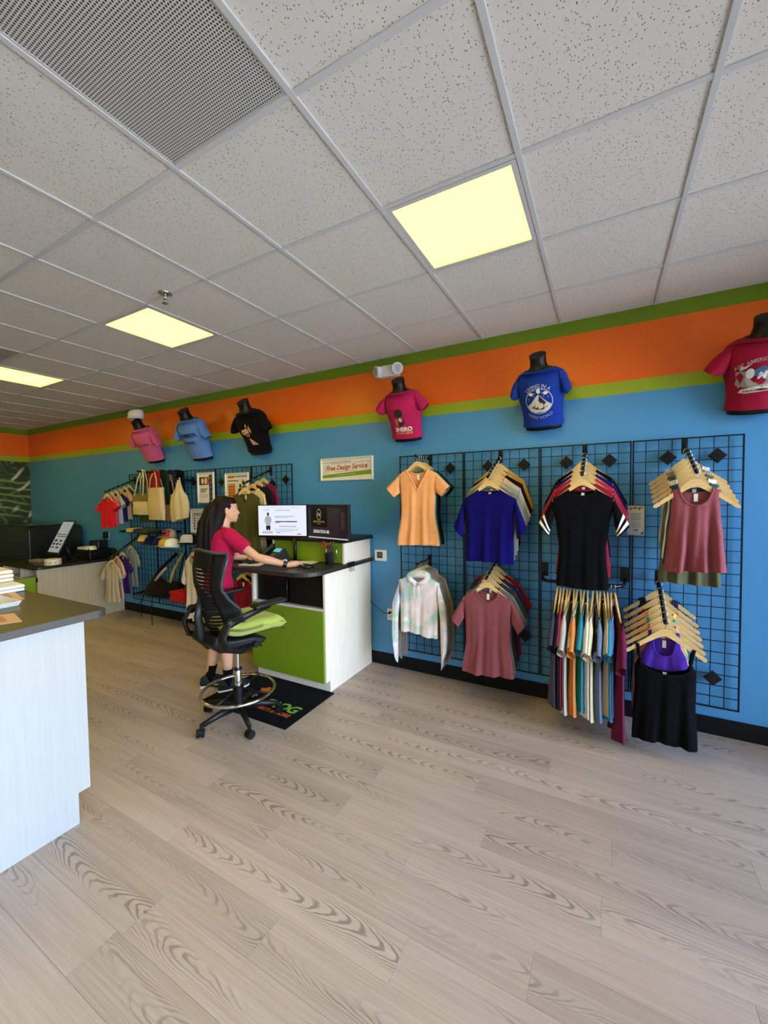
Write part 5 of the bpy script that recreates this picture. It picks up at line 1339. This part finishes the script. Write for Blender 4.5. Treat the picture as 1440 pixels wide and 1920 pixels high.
def tote(c, w, h, dp, col, label, strap=.30, top=None, band=None, lean=0, col2=None, hcol=None):
    """open canvas bag hanging by its two handles"""
    t = thing('tote_bag', label, 'tote bag', c, lean, 'canvas totes on the grid panel')
    mb = MB(); n = 10; rs = []
    for i in range(9):
        z = -h * (1 - i / 8); k = i / 8
        wd = w / 2 * (1 - .06 * k); d = dp * lerp([(0, .45), (.3, 1), (1, .75)], k)
        rs.append([(wd * (abs(math.cos(a)) ** .45) * (1 if math.cos(a) >= 0 else -1), d * math.sin(a) + .006 * math.sin(5 * a + 3 * k), z) for a in [2 * math.pi * j / 24 for j in range(24)]])
    mb.rings(rs, cap=False); mb.add(rs[0], [tuple(range(24))])
    mb.build('bag_body', cloth(col), t, smooth=True)
    if band:
        b0 = [[(x * 1.012, y * 1.05, z) for x, y, z in r] for r in rs[:3]]
        MB().rings(b0, cap=False).build('contrast_base', cloth(band), t, smooth=True)
    if col2:
        b0 = [[(x * 1.01, y * 1.04, z) for x, y, z in r] for r in rs[5:]]
        MB().rings(b0, cap=False).build('contrast_top', cloth(col2), t, smooth=True)
    tx = top if top is not None else 0
    for s in (-1, 1):
        MB().tube([(-w * .26, s * dp * .8, -.03), (-w * .2 + tx * .5, s * dp * .5, strap * .55), (tx - .012, s * .012, strap), (tx + .012, s * .012, strap), (w * .2 + tx * .5, s * dp * .5, strap * .55), (w * .26, s * dp * .8, -.03)], .013, 6, flat=.22).build('handle', cloth(hcol or col), t, smooth=True)
    return t
hanger_bar(-5.353, 2.045, 3.10, 2.045, 'short straight black bar carrying the cream and olive totes', 3)
tb = hanger_bar(-5.03, 2.030, 3.06, 2.020, 'short straight black bar carrying the coloured totes', 3)
for k, (y, c, lab) in enumerate(((3.14, '#8c1a22', 'dark red tote whose folded straps show above the canvas totes'), (3.22, '#16321f', 'dark green tote behind the red one'), (3.29, '#1a2250', 'navy tote behind the green one'), (3.36, '#0f0f12', 'black tote hindmost beside the navy one'))):
    t = tote((-5.06 + .055 * k, y, 2.015), .26, .42, .02, c, lab, .02)
tote((-5.405, 3.17, 1.745), .34, .28, .045, '#cdb88a', 'cream canvas tote with an olive top panel', .31, .06, None, R_(2), col2='#7a6a3c', hcol='#d8c8a4')
tote((-5.40, 3.24, 1.64), .34, .28, .03, '#3c4a28', 'dark olive tote hanging behind the cream one', .38, .04)
tote((-5.01, 3.13, 1.815), .37, .41, .05, '#cbb083', 'large plain canvas tote in the middle of the bags', .20, -.02, None, R_(-6))
tote((-4.88, 3.26, 1.73), .34, .34, .04, '#a98f66', 'tan canvas tote tucked behind the large plain one', .25, -.05)
t = thing('tote_bag', 'gathered natural canvas tote hanging from one hook', 'tote bag', (-4.68, 3.22, 1.905), 0, 'canvas totes on the grid panel')
mb = MB(); rs = []
for z, w, d in ((0, .018, .014), (-.06, .035, .025), (-.14, .07, .04), (-.20, .135, .055), (-.30, .165, .06), (-.42, .165, .055), (-.50, .150, .045)):
    rs.append([(w * math.cos(a) * (1 + .05 * math.sin(6 * a)), d * math.sin(a) * (1 + .25 * math.sin(7 * a)), z + .03 * math.cos(a) * (z < -.4)) for a in [2 * math.pi * j / 28 for j in range(28)]])
mb.rings(rs, cap=False); mb.build('bag_body', cloth('#d0b98c'), t, smooth=True)
MB().tube([(-.03, 0, -.05), (-.012, 0, .02), (.012, 0, .03), (.03, 0, -.05)], .010, 6, flat=.4).build('handle', cloth('#d8c8a4'), t, smooth=True)
tb2 = hanger_bar(-4.68, 1.915, 3.15, 1.935, 'short black hook carrying the gathered canvas tote', 2)

def wire_shelf(x0, x1, z, label, dp=.30):
    t = thing('wire_shelf', label, 'shelf', ((x0 + x1) / 2, PY - .006, z))
    w = (x1 - x0) / 2
    for k in range(7): MB().box((0, -dp * k / 6 - .004, 0), (2 * w, .005, .005)).build('shelf_wire', M_WIRE, t)
    for k in range(5): MB().box((-w + 2 * w * k / 4, -dp / 2, -.005), (.005, dp, .005)).build('cross_wire', M_WIRE, t)
    MB().box((0, -dp - .004, .03), (2 * w, .005, .005)).build('lip_wire', M_WIRE, t)
    for s in (-1, 1): MB().prism([(0, -.004), (-dp, -.004), (-dp, .012), (0, .03)], s * w - .0015, s * w + .0015, 'x').build('side_bracket', M_WIRE, t)
    return t
wire_shelf(-5.86, -4.95, 1.225, 'wire shelf holding folded bandanas under the totes', .30)
for k, (x, c, lab) in enumerate(((-5.60, '#c9ab4c', 'yellow patterned folded bandana on the upper wire shelf'), (-5.44, '#33214a', 'purple dotted folded bandana on the upper wire shelf'), (-5.27, '#2c3a22', 'dark green camouflage bandana on the upper wire shelf'))):
    folded('folded_bandana', lab, 'bandana', (x, 3.19, 1.2295), .16, .16, .05, c, 2, R_(8 - 6 * k), 'bandanas on the wire shelf', mat('patterned cotton', c, .9, var=.7, vscale=60))
wire_shelf(-5.60, -4.42, .385, 'lower wire shelf holding the black bag and red folds', .30)
# baseball caps
def cap(c, crown, brim, label, rz, panel=None, s=1.0):
    t = thing('baseball_cap', label, 'cap', c, rz, 'caps on the grid panel'); t.scale = (s, s, s)
    t.rotation_euler = (R_(-12), 0, rz)
    mb = MB(); mb.rings([[(.088 * math.cos(a) * r, .092 * math.sin(a) * r, z) for a in [2 * math.pi * k / 20 for k in range(20)]] for r, z in ((1, 0), (1.0, .03), (.93, .065), (.74, .095), (.42, .112), (.05, .118))], cap=False)
    mb.build('crown', cloth(crown), t, smooth=True)
    mb = MB(); n = 10; vs = []
    for i in range(n + 1):
        a = -math.pi + math.pi * i / n
        vs += [(.088 * math.cos(a), .092 * math.sin(a), .004), (.090 * math.cos(a) * 1.0, .092 * math.sin(a) - .075 * math.sin(-a) ** .8, -.012 * math.sin(-a))]
    mb.add(vs, [(2 * i, 2 * i + 1, 2 * i + 3, 2 * i + 2) for i in range(n)])
    o = mb.build('brim', cloth(brim), t, smooth=True); o.modifiers.new('thick', 'SOLIDIFY').thickness = .004
    MB().ball((0, 0, .119), .007, 8, 5).build('top_button', cloth(brim), t)
    if panel:
        mb = MB(); mb.rings([[(.0905 * math.cos(a) * r, .0945 * math.sin(a) * r, z) for a in [-math.pi * .78 + math.pi * .56 * k / 8 for k in range(9)]] for r, z in ((1, .004), (1, .03), (.93, .066), (.76, .095))], cap=False, closed=False)
        mb.build('front_panel', cloth(panel), t, smooth=True)
    return t
cap((-5.47, 3.24, 1.085), '#8f141c', '#a01820', 'red cap with a yellow crown panel hanging on the grid', R_(25), '#d8b45c')
cap((-5.33, 3.24, 1.06), '#161a48', '#12143a', 'navy cap next to the red one', R_(15))
cap((-5.16, 3.25, 1.055), '#a01c2c', '#1c2060', 'red cap with a blue brim next to the navy one', R_(20), '#22265e')
cap((-4.99, 3.27, 1.165), '#b9a896', '#a8987f', 'beige cap perched above the yellow one', R_(10), '#a8423a')
cap((-4.955, 3.20, 1.060), '#c9a52c', '#b8921c', 'mustard yellow cap in the row of caps', R_(20))
cap((-4.815, 3.19, 1.055), '#e6e2de', '#d8d4d0', 'white cap at the end of the cap row', R_(10), '#efece8')
cap((-4.60, 3.27, 1.10), '#0c0c0f', '#0c0c0f', 'black cap with a pale front beside the white one', R_(30), '#cfc4c2', 1.15)
# black bags with straps
t = thing('sling_bag', 'black sling bag with a long slanting strap on the lower shelf', 'bag', (-5.17, 3.22, .395))
mb = MB(); rs = []
for z, w, d in ((0, .20, .10), (.05, .23, .11), (.12, .20, .09), (.20, .12, .05), (.24, .06, .03)):
    rs.append([(w * (abs(math.cos(a)) ** .6) * (1 if math.cos(a) > 0 else -1), d * math.sin(a), z) for a in [2 * math.pi * j / 20 for j in range(20)]])
mb.rings(rs); mb.build('bag_body', cloth('#1a1412'), t, smooth=True)
MB().tube([(-.10, -.02, .20), (.06, .0, .36), (.26, .10, .56)], .022, 6, flat=.25).build('strap', cloth('#141013'), t, smooth=True)
MB().tube([(.0, -.05, .20), (.08, -.02, .30), (.15, .02, .38)], .018, 6, flat=.3).build('pale_strap', cloth('#b59a98'), t, smooth=True)
MB().tube([(-.14, -.10, .06), (-.19, -.13, -.10), (-.19, -.13, -.28)], .012, 6, flat=.3).build('hanging_strap', cloth('#141013'), t, smooth=True)
MB().tube([(.04, -.11, .04), (.04, -.13, -.15), (.045, -.13, -.36)], .010, 6, flat=.3).build('hanging_strap', cloth('#141013'), t, smooth=True)
t = thing('shoulder_bag', 'black shoulder bag with a mustard strap lining on the lower shelf', 'bag', (-4.87, 3.26, .395))
MB().box((0, 0, .10), (.22, .12, .20)).build('bag_body', cloth('#151214'), t, bevel=.03, seg=3)
MB().tube([(-.03, -.06, .20), (.01, -.03, .36), (.06, .06, .55), (.07, .10, .60)], [.030, .026, .018, .012], 6, flat=.3).build('strap', cloth('#b39a58'), t, smooth=True)
MB().tube([(.06, .0, .19), (.07, .04, .40), (.08, .10, .60)], .014, 6, flat=.3).build('strap', cloth('#141013'), t, smooth=True)
folded('folded_shirt', 'bright red folded shirt on the lower wire shelf', 't-shirt', (-4.62, 3.22, .3895), .30, .22, .13, '#b4141a', 3)
# white and red tees beside the stool
rb = hanger_bar(-4.22, 1.135, 3.02, 1.095, 'black bar carrying the white and crimson tees behind the stool', 6)
for u, c, d in ((.92, '#dccfc6', 'white tee foremost on the bar behind the stool'), (.76, '#b02848', 'crimson tee behind the white one'), (.60, '#b0605c', 'faded red tee behind the crimson one'), (.42, '#8c1c3c', 'wine tee hindmost behind the stool')):
    pair(rb(u), 'bigtee', c, d, rz=R_({.92: -12, .76: -6, .60: 5, .42: 0}[u]), group='tees behind the stool', s=1.0)
# tees on the bar above the desk
ob = hanger_bar(-3.315, 1.992, 3.005, 1.825, 'sloping black bar carrying the olive long v-neck tee', 7)
for u, k, c, d in ((.94, 'longv', '#4c4a26', 'olive long v-neck tee behind the person'), (.70, 'longv', '#d8c496', 'cream long v-neck tee behind the olive one'), (.50, 'longv', '#1c1a1e', 'black long v-neck tee behind the cream one'), (.30, 'longv', '#7c1a44', 'berry long v-neck tee hindmost on the olive bar')):
    pair(ob(u), k, c, d, rz=R_({.94: 3, .70: -4, .50: 2, .30: -2}[u]), group='long v-neck tees', s=.98)
lb = hanger_bar(-3.40, 1.000, 3.00, .900, 'lower black bar hidden behind the person', 6)
for u, c, d in ((.90, '#8c1c3c', 'crimson tee low behind the desk'), (.72, '#3f4a22', 'moss green tee low behind the crimson one'), (.52, '#23301c', 'dark green tee lowest behind the desk')):
    pair(lb(u), 'crew', c, d, rz=R_({.90: 2, .72: -3, .52: 1}[u]), group='tees low behind the desk')

# framed flyers on the grid
FY = PY - .008
t, a, c = framed('framed_flyer', 'narrow framed flyer with an orange photo block and navy edge', 'flyer', -4.580, -4.265, 1.610, 1.998, FY)
flat(t, 'navy_band', rect(a - .075, a - .018, -c + .01, c - .01), '#2b3350')
flat(t, 'photo_block', rect(-a + .012, a - .080, .035, c - .035), '#4a2f26', -.0068); flat(t, 'photo_orange', rect(-.02, a - .080, .035, c - .035), '#b4592c', -.0070)
for x in (-.060, .0): flat(t, 'photo_figure', [(x + .024 * math.cos(k * .63), .085 + .038 * math.sin(k * .63)) for k in range(10)], '#e2d8cc', -.0073)
for k in range(3): flat(t, 'heading', rect(-a + .03, .03 - .02 * k, -.020 - .018 * k, -.010 - .018 * k), '#4a4a4c')
for k in range(3): flat(t, 'small_print', rect(-a + .03, .035, -.085 - .016 * k, -.080 - .016 * k), '#c08a6a' if k == 1 else '#b0aca4')
for k in range(5): flat(t, 'navy_icon', rect(a - .056, a - .038, -.12 + .058 * k, -.10 + .058 * k), '#8f9ab8', -.0072)
t, a, c = framed('framed_flyer', 'wide framed flyer with an orange list and two people printed', 'flyer', -4.070, -3.665, 1.560, 1.970, FY)
flat(t, 'orange_tab', rect(-a + .03, -.04, c - .040, c - .012), '#c4651f'); flat(t, 'grey_bar', rect(-.03, a, c - .03, c - .012), '#8f8a82')
flat(t, 'orange_list', rect(-a + .03, -.030, -c + .01, .075), '#c4651f')
for k in range(7): flat(t, 'list_line', rect(-a + .045, -.05, .055 - .035 * k, .062 - .035 * k), '#e6c6a2', -.0070)
flat(t, 'heading', rect(-a + .03, .03, .105, .118), '#6a645c')
for x, z, c2, sk_ in ((.06, -.01, '#2b3a62', '#3a2a24'), (.125, .02, '#20242e', '#4a342c')):
    flat(t, 'printed_body', [(x - .045, z - .075), (x + .045, z - .075), (x + .038, z + .02), (x, z + .035), (x - .038, z + .02)], c2, -.0069)
    flat(t, 'printed_head', [(x + .020 * math.cos(k * .63), z + .058 + .026 * math.sin(k * .63)) for k in range(10)], sk_, -.0071)
t, a, c = framed('framed_flyer', 'small framed list flyer half hidden behind the ponytail', 'flyer', -4.735, -4.440, 1.222, 1.540, FY)
flat(t, 'heading', rect(-a + .03, .07, .085, .098), '#4c4a48'); flat(t, 'heading', rect(-a + .03, .05, .065, .074), '#7a7672')
for k in range(5):
    flat(t, 'list_icon', [(-a + .050 + .014 * math.cos(q * .79), .035 - .034 * k + .013 * math.sin(q * .79)) for q in range(8)], '#2e2e33')
    flat(t, 'list_text', rect(-a + .08, .08, .030 - .034 * k, .037 - .034 * k), '#a09a92')

# ------------------------------------------------------------------ mannequin torsos with printed tees on the painted band
BUST = [(0.0, .135, .085), (.06, .130, .090), (.14, .135, .105), (.22, .152, .125), (.28, .165, .135), (.33, .172, .125), (.375, .160, .100), (.405, .120, .078), (.425, .075, .062)]
def bust_fn(prof, gw=0, gd=0):
    wz = [(z, w + gw) for z, w, d in prof]; dz = [(z, d + gd) for z, w, d in prof]
    def front(x, z):
        w, d = lerp(wz, z), lerp(dz, z); k = min(1, abs(x) / w); return -d * (1 - k ** 2.4) ** .6
    def ring(z, n=28):
        w, d = lerp(wz, z), lerp(dz, z); out = []
        for k in range(n):
            a = 2 * math.pi * k / n; c, s = math.cos(a), math.sin(a)
            out.append((w * c, (-d * (max(0, -s)) ** .9) if s < 0 else .028 * s, z))
        return out
    return front, ring
def bust(x, zb, col, lab_form, lab_shirt, y=None, tilt=20, s=1.0, sl=(.085, -.10), rz=0, fem=0, L=.40):
    f_in, r_in = bust_fn(BUST); f_out, r_out = bust_fn(BUST, .012, .012)
    root_loc = (x, D - .035, zb)
    def root(nm, lab, cat, group):
        t = thing(nm, lab, cat, root_loc, rz, group); t.rotation_euler = (R_(tilt), 0, rz); t.scale = (s, s, s); return t
    t = root('mannequin_torso', lab_form, 'mannequin', 'black torsos on the wall')
    zs = [-.03, -.015] + [z for z, _, _ in BUST]
    MB().rings([r_in(max(0, z)) if z >= 0 else [(p[0] * .97, p[1] * .97, z) for p in r_in(0)] for z in zs]).build('torso', M_BLACK, t, smooth=True)
    mb = MB(); mb.rings([[(r * math.cos(a), -.050 + r * 1.05 * math.sin(a) + dy, z + (.022 * math.sin(a) if z > .5 else 0)) for a in [2 * math.pi * k / 22 for k in range(22)]] for r, dy, z in ((.075, .0, .415), (.060, -.008, .44), (.055, -.015, .47), (.058, -.022, .515))])
    mb.build('neck', M_BLACK, t, angle=50)
    sh = root('printed_t_shirt', lab_shirt, 't-shirt', 'printed tees on the wall torsos')
    m = cloth(col, .06)
    n = 16
    mb = MB(); z0 = .0
    rs = []
    for k in range(n + 1):
        z = z0 + (.415 - z0) * k / n
        r = r_out(z)
        rs.append([(p[0] * (1 + .012 * math.sin(3 * j)), p[1] - .004 * math.sin(2.1 * j + z * 9) * (1 - z / .42), p[2]) for j, p in enumerate(r)])
    mb.rings(rs, cap=False); mb.build('shirt_body', m, sh, smooth=True)
    c = MB(); pts = [(.083 * math.cos(a), -.045 + .070 * math.sin(a), .412 + .012 * math.sin(a)) for a in [2 * math.pi * k / 24 for k in range(25)]]
    c.tube(pts, .008, 6, cap=False); c.build('collar', m, sh, smooth=True)
    c = MB(); c.rings([[(r * 1.0 * math.cos(a), -.045 + r * .84 * math.sin(a), z) for a in [2 * math.pi * k / 24 for k in range(24)]] for r, z in ((.135, .397), (.110, .408), (.083, .414))], cap=False); c.build('yoke', m, sh, smooth=True)
    for sd in (-1, 1):
        mb = MB(); rs = []
        top0, bot0 = Vector((sd * .140, -.045, .385)), Vector((sd * .158, -.050, .255))
        top1 = Vector((sd * (.175 + sl[0]), -.06, .340 + sl[1])); bot1 = Vector((sd * (.168 + sl[0] * .45), -.06, .262 + sl[1] * .55))
        for k in range(6):
            f = k / 5; a_, b_ = top0.lerp(top1, f), bot0.lerp(bot1, f); cc = (a_ + b_) / 2; hv = (a_ - b_) / 2
            hv += Vector((sd * .012, 0, .012)) * math.sin(f * 3.14)
            dd = .050 + .010 * math.sin(f * 3)
            rs.append([tuple(cc + hv * math.cos(q) + Vector((0, dd * math.sin(q), 0))) for q in [2 * math.pi * j / 16 for j in range(16)]])
        mb.rings(rs, cap=False); mb.build('sleeve', m, sh, smooth=True)
    return sh, f_out
def print_poly(sh, fn, name, poly, col, d=.0035):
    """flat ink laid on the chest; the polygon is in (x, z)"""
    bm = bmesh.new()
    vs = [bm.verts.new((p[0], 0, p[1])) for p in poly]; bm.faces.new(vs)
    bmesh.ops.triangulate(bm, faces=bm.faces)
    for _ in range(2): bmesh.ops.subdivide_edges(bm, edges=[e for e in bm.edges if e.calc_length() > .02], cuts=1, use_grid_fill=False)
    for v in bm.verts: v.co.y = fn(v.co.x, v.co.z) - d
    me = bpy.data.meshes.new(name); bm.to_mesh(me); bm.free()
    return place(name, me, mat('shirt ink', col, .6), sh)
def print_text(sh, fn, txt, size, x, z, col, shear=0, bold=0, sx=1, d=.0045, bend=0, name='print_lettering', rot=0):
    me = text_mesh(txt, size, shear, 1.0, bold); me.materials.clear()
    for v in me.vertices:
        px_, pz = v.co.x * sx, v.co.y
        if bend:                              # letters set round an arc
            a = px_ / bend; rr = bend + pz; px_, pz = rr * math.sin(a), rr * math.cos(a) - bend
        if rot: px_, pz = px_ * math.cos(rot) - pz * math.sin(rot), px_ * math.sin(rot) + pz * math.cos(rot)
        X, Z = x + px_, z + pz; v.co = (X, fn(X, Z) - d, Z)
    return place(name, me, mat('shirt ink', col, .6), sh)
def disc(cx, cz, rx, rz=None, n=24, a0=0, a1=2 * math.pi): 
    rz = rz or rx; return [(cx + rx * math.cos(a0 + (a1 - a0) * k / n), cz + rz * math.sin(a0 + (a1 - a0) * k / n)) for k in range(n if a1 - a0 > 6.2 else n + 1)]
def ring_print(sh, fn, name, cx, cz, r, w, col, d=.0040, n=40):
    mb = MB(); vs = []
    for k in range(n):
        a = 2 * math.pi * k / n
        for rr in (r - w / 2, r + w / 2):
            X, Z = cx + rr * math.cos(a), cz + rr * math.sin(a); vs.append((X, fn(X, Z) - d, Z))
    mb.add(vs, [(2 * k, 2 * k + 1, 2 * ((k + 1) % n) + 1, 2 * ((k + 1) % n)) for k in range(n)])
    return mb.build(name, mat('shirt ink', col, .6), sh, fix=False)

# hot pink
sh, fn = bust(-1.605, 2.215, '#b8245a', 'black mannequin torso under the hot pink tee', 'hot pink tee with a small figure print and white lettering', sl=(.075, -.055), rz=R_(4), tilt=19)
print_poly(sh, fn, 'dark_print', disc(-.012, .235, .040, .038), '#2a140f'); print_poly(sh, fn, 'dark_print', disc(-.004, .160, .036, .040), '#4a1a20'); print_poly(sh, fn, 'pale_print', disc(-.004, .176, .018, .020), '#dccdb4', .0048)
print_poly(sh, fn, 'gold_print', disc(-.042, .158, .010, .034), '#c98f3c', .0048)
print_text(sh, fn, 'SHERO', .050, .006, .088, '#efe6e2', .15, .002); print_text(sh, fn, 'CON 2024', .033, .008, .055, '#d99a3c', .1, .001)
# royal blue
sh, fn = bust(-.425, 2.215, '#1d3a9c', 'black mannequin torso under the royal blue tee', 'royal blue tee with a round mountain and moon print', sl=(.040, -.085), rz=R_(-3), tilt=19, s=1.02)
ring_print(sh, fn, 'print_ring', 0, .195, .092, .005, '#b9bcd6')
tri = [(-.088, .160), (-.055, .185), (-.02, .225), (.0, .245), (.022, .222), (.06, .182), (.088, .160), (.070, .132), (.03, .112), (-.03, .112), (-.070, .132)]
print_poly(sh, fn, 'mountain_print', tri, '#cfccc0'); print_poly(sh, fn, 'mountain_shadow', [(.004, .238), (.024, .214), (.05, .178), (.03, .165), (.012, .178), (.0, .20)], '#23242c', .0050); print_poly(sh, fn, 'mountain_shadow', [(-.055, .150), (-.02, .168), (.0, .150), (.03, .160), (.058, .150), (.02, .130), (-.02, .134)], '#2c2d36', .0050)
print_poly(sh, fn, 'moon_print', disc(.004, .268, .016, .017, 14, .9, 5.4) , '#dfe2ee'); 
for sx_ in (-1, 1):
    print_poly(sh, fn, 'planet_print', disc(sx_ * .050, .250, .015, .012, 14), '#efe3d2', .0048); print_poly(sh, fn, 'planet_ring', disc(sx_ * .050, .252, .030, .0035, 14), '#c9bda8', .0044)
for (x, z) in ((-.03, .275), (.03, .275), (-.03, .232), (.035, .230), (.065, .222), (-.07, .215)): print_poly(sh, fn, 'star_print', disc(x, z, .004, .004, 6), '#aab4dc')
print_text(sh, fn, 'LIVING IN A', .034, 0, .304, '#a9aed6', 0, .0005, 1.0, bend=.115)
print_text(sh, fn, 'VIDEO WORLD', .030, 0, .070, '#8f97cc', 0, .0003, .9, bend=-.12)
# red at the frame edge
sh, fn = bust(.835, 2.205, '#9c1a36', 'black mannequin torso under the dark red tee', 'dark red tee with an arched title and scenic banner print', sl=(.095, -.075), rz=R_(-2), tilt=20, s=1.03)
print_text(sh, fn, 'EAST AMERICA PROJECT', .028, 0, .296, '#a9969c', 0, .0005, 1.0, bend=.20)
print_poly(sh, fn, 'scene_block', [(-.125, .235), (-.06, .240), (-.03, .225), (.03, .235), (.10, .240), (.125, .230), (.120, .150), (.06, .142), (-.10, .140), (-.122, .165)], '#9c9288')
print_poly(sh, fn, 'scene_hills', [(-.05, .235), (-.01, .262), (.02, .248), (.06, .275), (.10, .248), (.11, .215), (-.04, .205)], '#3c5a80', .0045)
print_poly(sh, fn, 'white_bird', [(-.105, .272), (-.09, .262), (-.055, .280), (-.08, .252), (-.105, .240), (-.095, .258)], '#d8ccd0')
print_poly(sh, fn, 'white_face', disc(-.060, .222, .019, .030, 16), '#dfe0e2', .0050)
print_text(sh, fn, 'M', .050, -.008, .205, '#e8e8ec', .2, .003, d=.0055); print_poly(sh, fn, 'white_face', disc(.055, .222, .024, .020, 16), '#dfe0e2', .0050)
print_poly(sh, fn, 'banner', [(-.100, .110), (-.07, .105), (.10, .118), (.11, .150), (.03, .152), (-.06, .138), (-.09, .130)], '#d9d4c8', .0050)
print_text(sh, fn, 'AMERICA 250 YEARS', .018, .0, .120, '#4a4648', 0, .0003, 1.0, d=.0060, rot=.04)
# black with flower print
sh, fn = bust(-3.47, 2.215, '#0e0e12', 'black mannequin torso under the black tee', 'black tee with an orange blossom print', sl=(.070, -.10), rz=R_(6), tilt=22, s=1.10)
for (x, z, r, c) in ((-.035, .225, .028, '#d9cfa8'), (.005, .235, .026, '#d8a878'), (.000, .200, .026, '#c9744a'), (-.035, .222, .014, '#5a7a3c'), (.004, .200, .012, '#7a2f1c'), (.006, .238, .012, '#c98a4c')): print_poly(sh, fn, 'flower_print', disc(x, z, r, r, 12), c, .0035 + (.03 - r) * .06)
for x, z, a in ((.012, .285, 0), (.040, .265, .5), (.045, .235, .9)): print_poly(sh, fn, 'leaf_print', [(x, z - .03), (x + .008, z), (x + .012 * math.sin(a), z + .025), (x - .006, z)], '#c9b98c')
print_poly(sh, fn, 'lower_print', [(.0, .160), (.03, .140), (.075, .085), (.010, .085)], '#c98a7c')
# light blue
sh, fn = bust(-4.475, 2.205, '#5f86c4', 'black mannequin torso under the light blue tee', 'light blue tee with two rows of dark lettering', sl=(.060, -.115), rz=R_(6), tilt=21, s=1.15)
print_text(sh, fn, 'NUMBER', .058, .0, .258, '#1c2244', 0, .0015, 1.05); print_text(sh, fn, 'DESIGN', .038, .006, .178, '#22284c', 0, .001, 1.0)
# pink with a bandana hat
sh, fn = bust(-5.445, 2.225, '#c85a82', 'black mannequin torso under the soft pink tee', 'soft pink tee with a thin dark script print', sl=(.070, -.14), rz=R_(8), tilt=24, s=1.08)
print_text(sh, fn, 'San Juan', .056, .0, .225, '#5c2040', .3, 0, 1.1); print_poly(sh, fn, 'print_stroke', [(-.06, .198), (.08, .212), (.08, .216), (-.06, .203)], '#5c2040')
t = thing('chef_cap', 'white bandana cap sitting on the pink torso\'s neck', 'hat', (-5.445, 3.165, 2.735), R_(10))
MB().rings([[(r * math.cos(a), r * .9 * math.sin(a), z + .012 * math.cos(a)) for a in [2 * math.pi * k / 20 for k in range(20)]] for r, z in ((.088, 0), (.100, .03), (.102, .07), (.085, .10), (.04, .112), (.004, .114))], cap=False).build('crown', cloth('#d9d2cc'), t, smooth=True)
MB().torus((0, 0, .005), .092, .012, 24, 6).build('band', cloth('#cfc7c0'), t, smooth=True)
MB().tube([(-.085, .0, .02), (-.13, .02, .035), (-.155, .02, .01)], [.020, .024, .006], 8, flat=.5).build('knot_tail', cloth('#d9d2cc'), t, smooth=True)
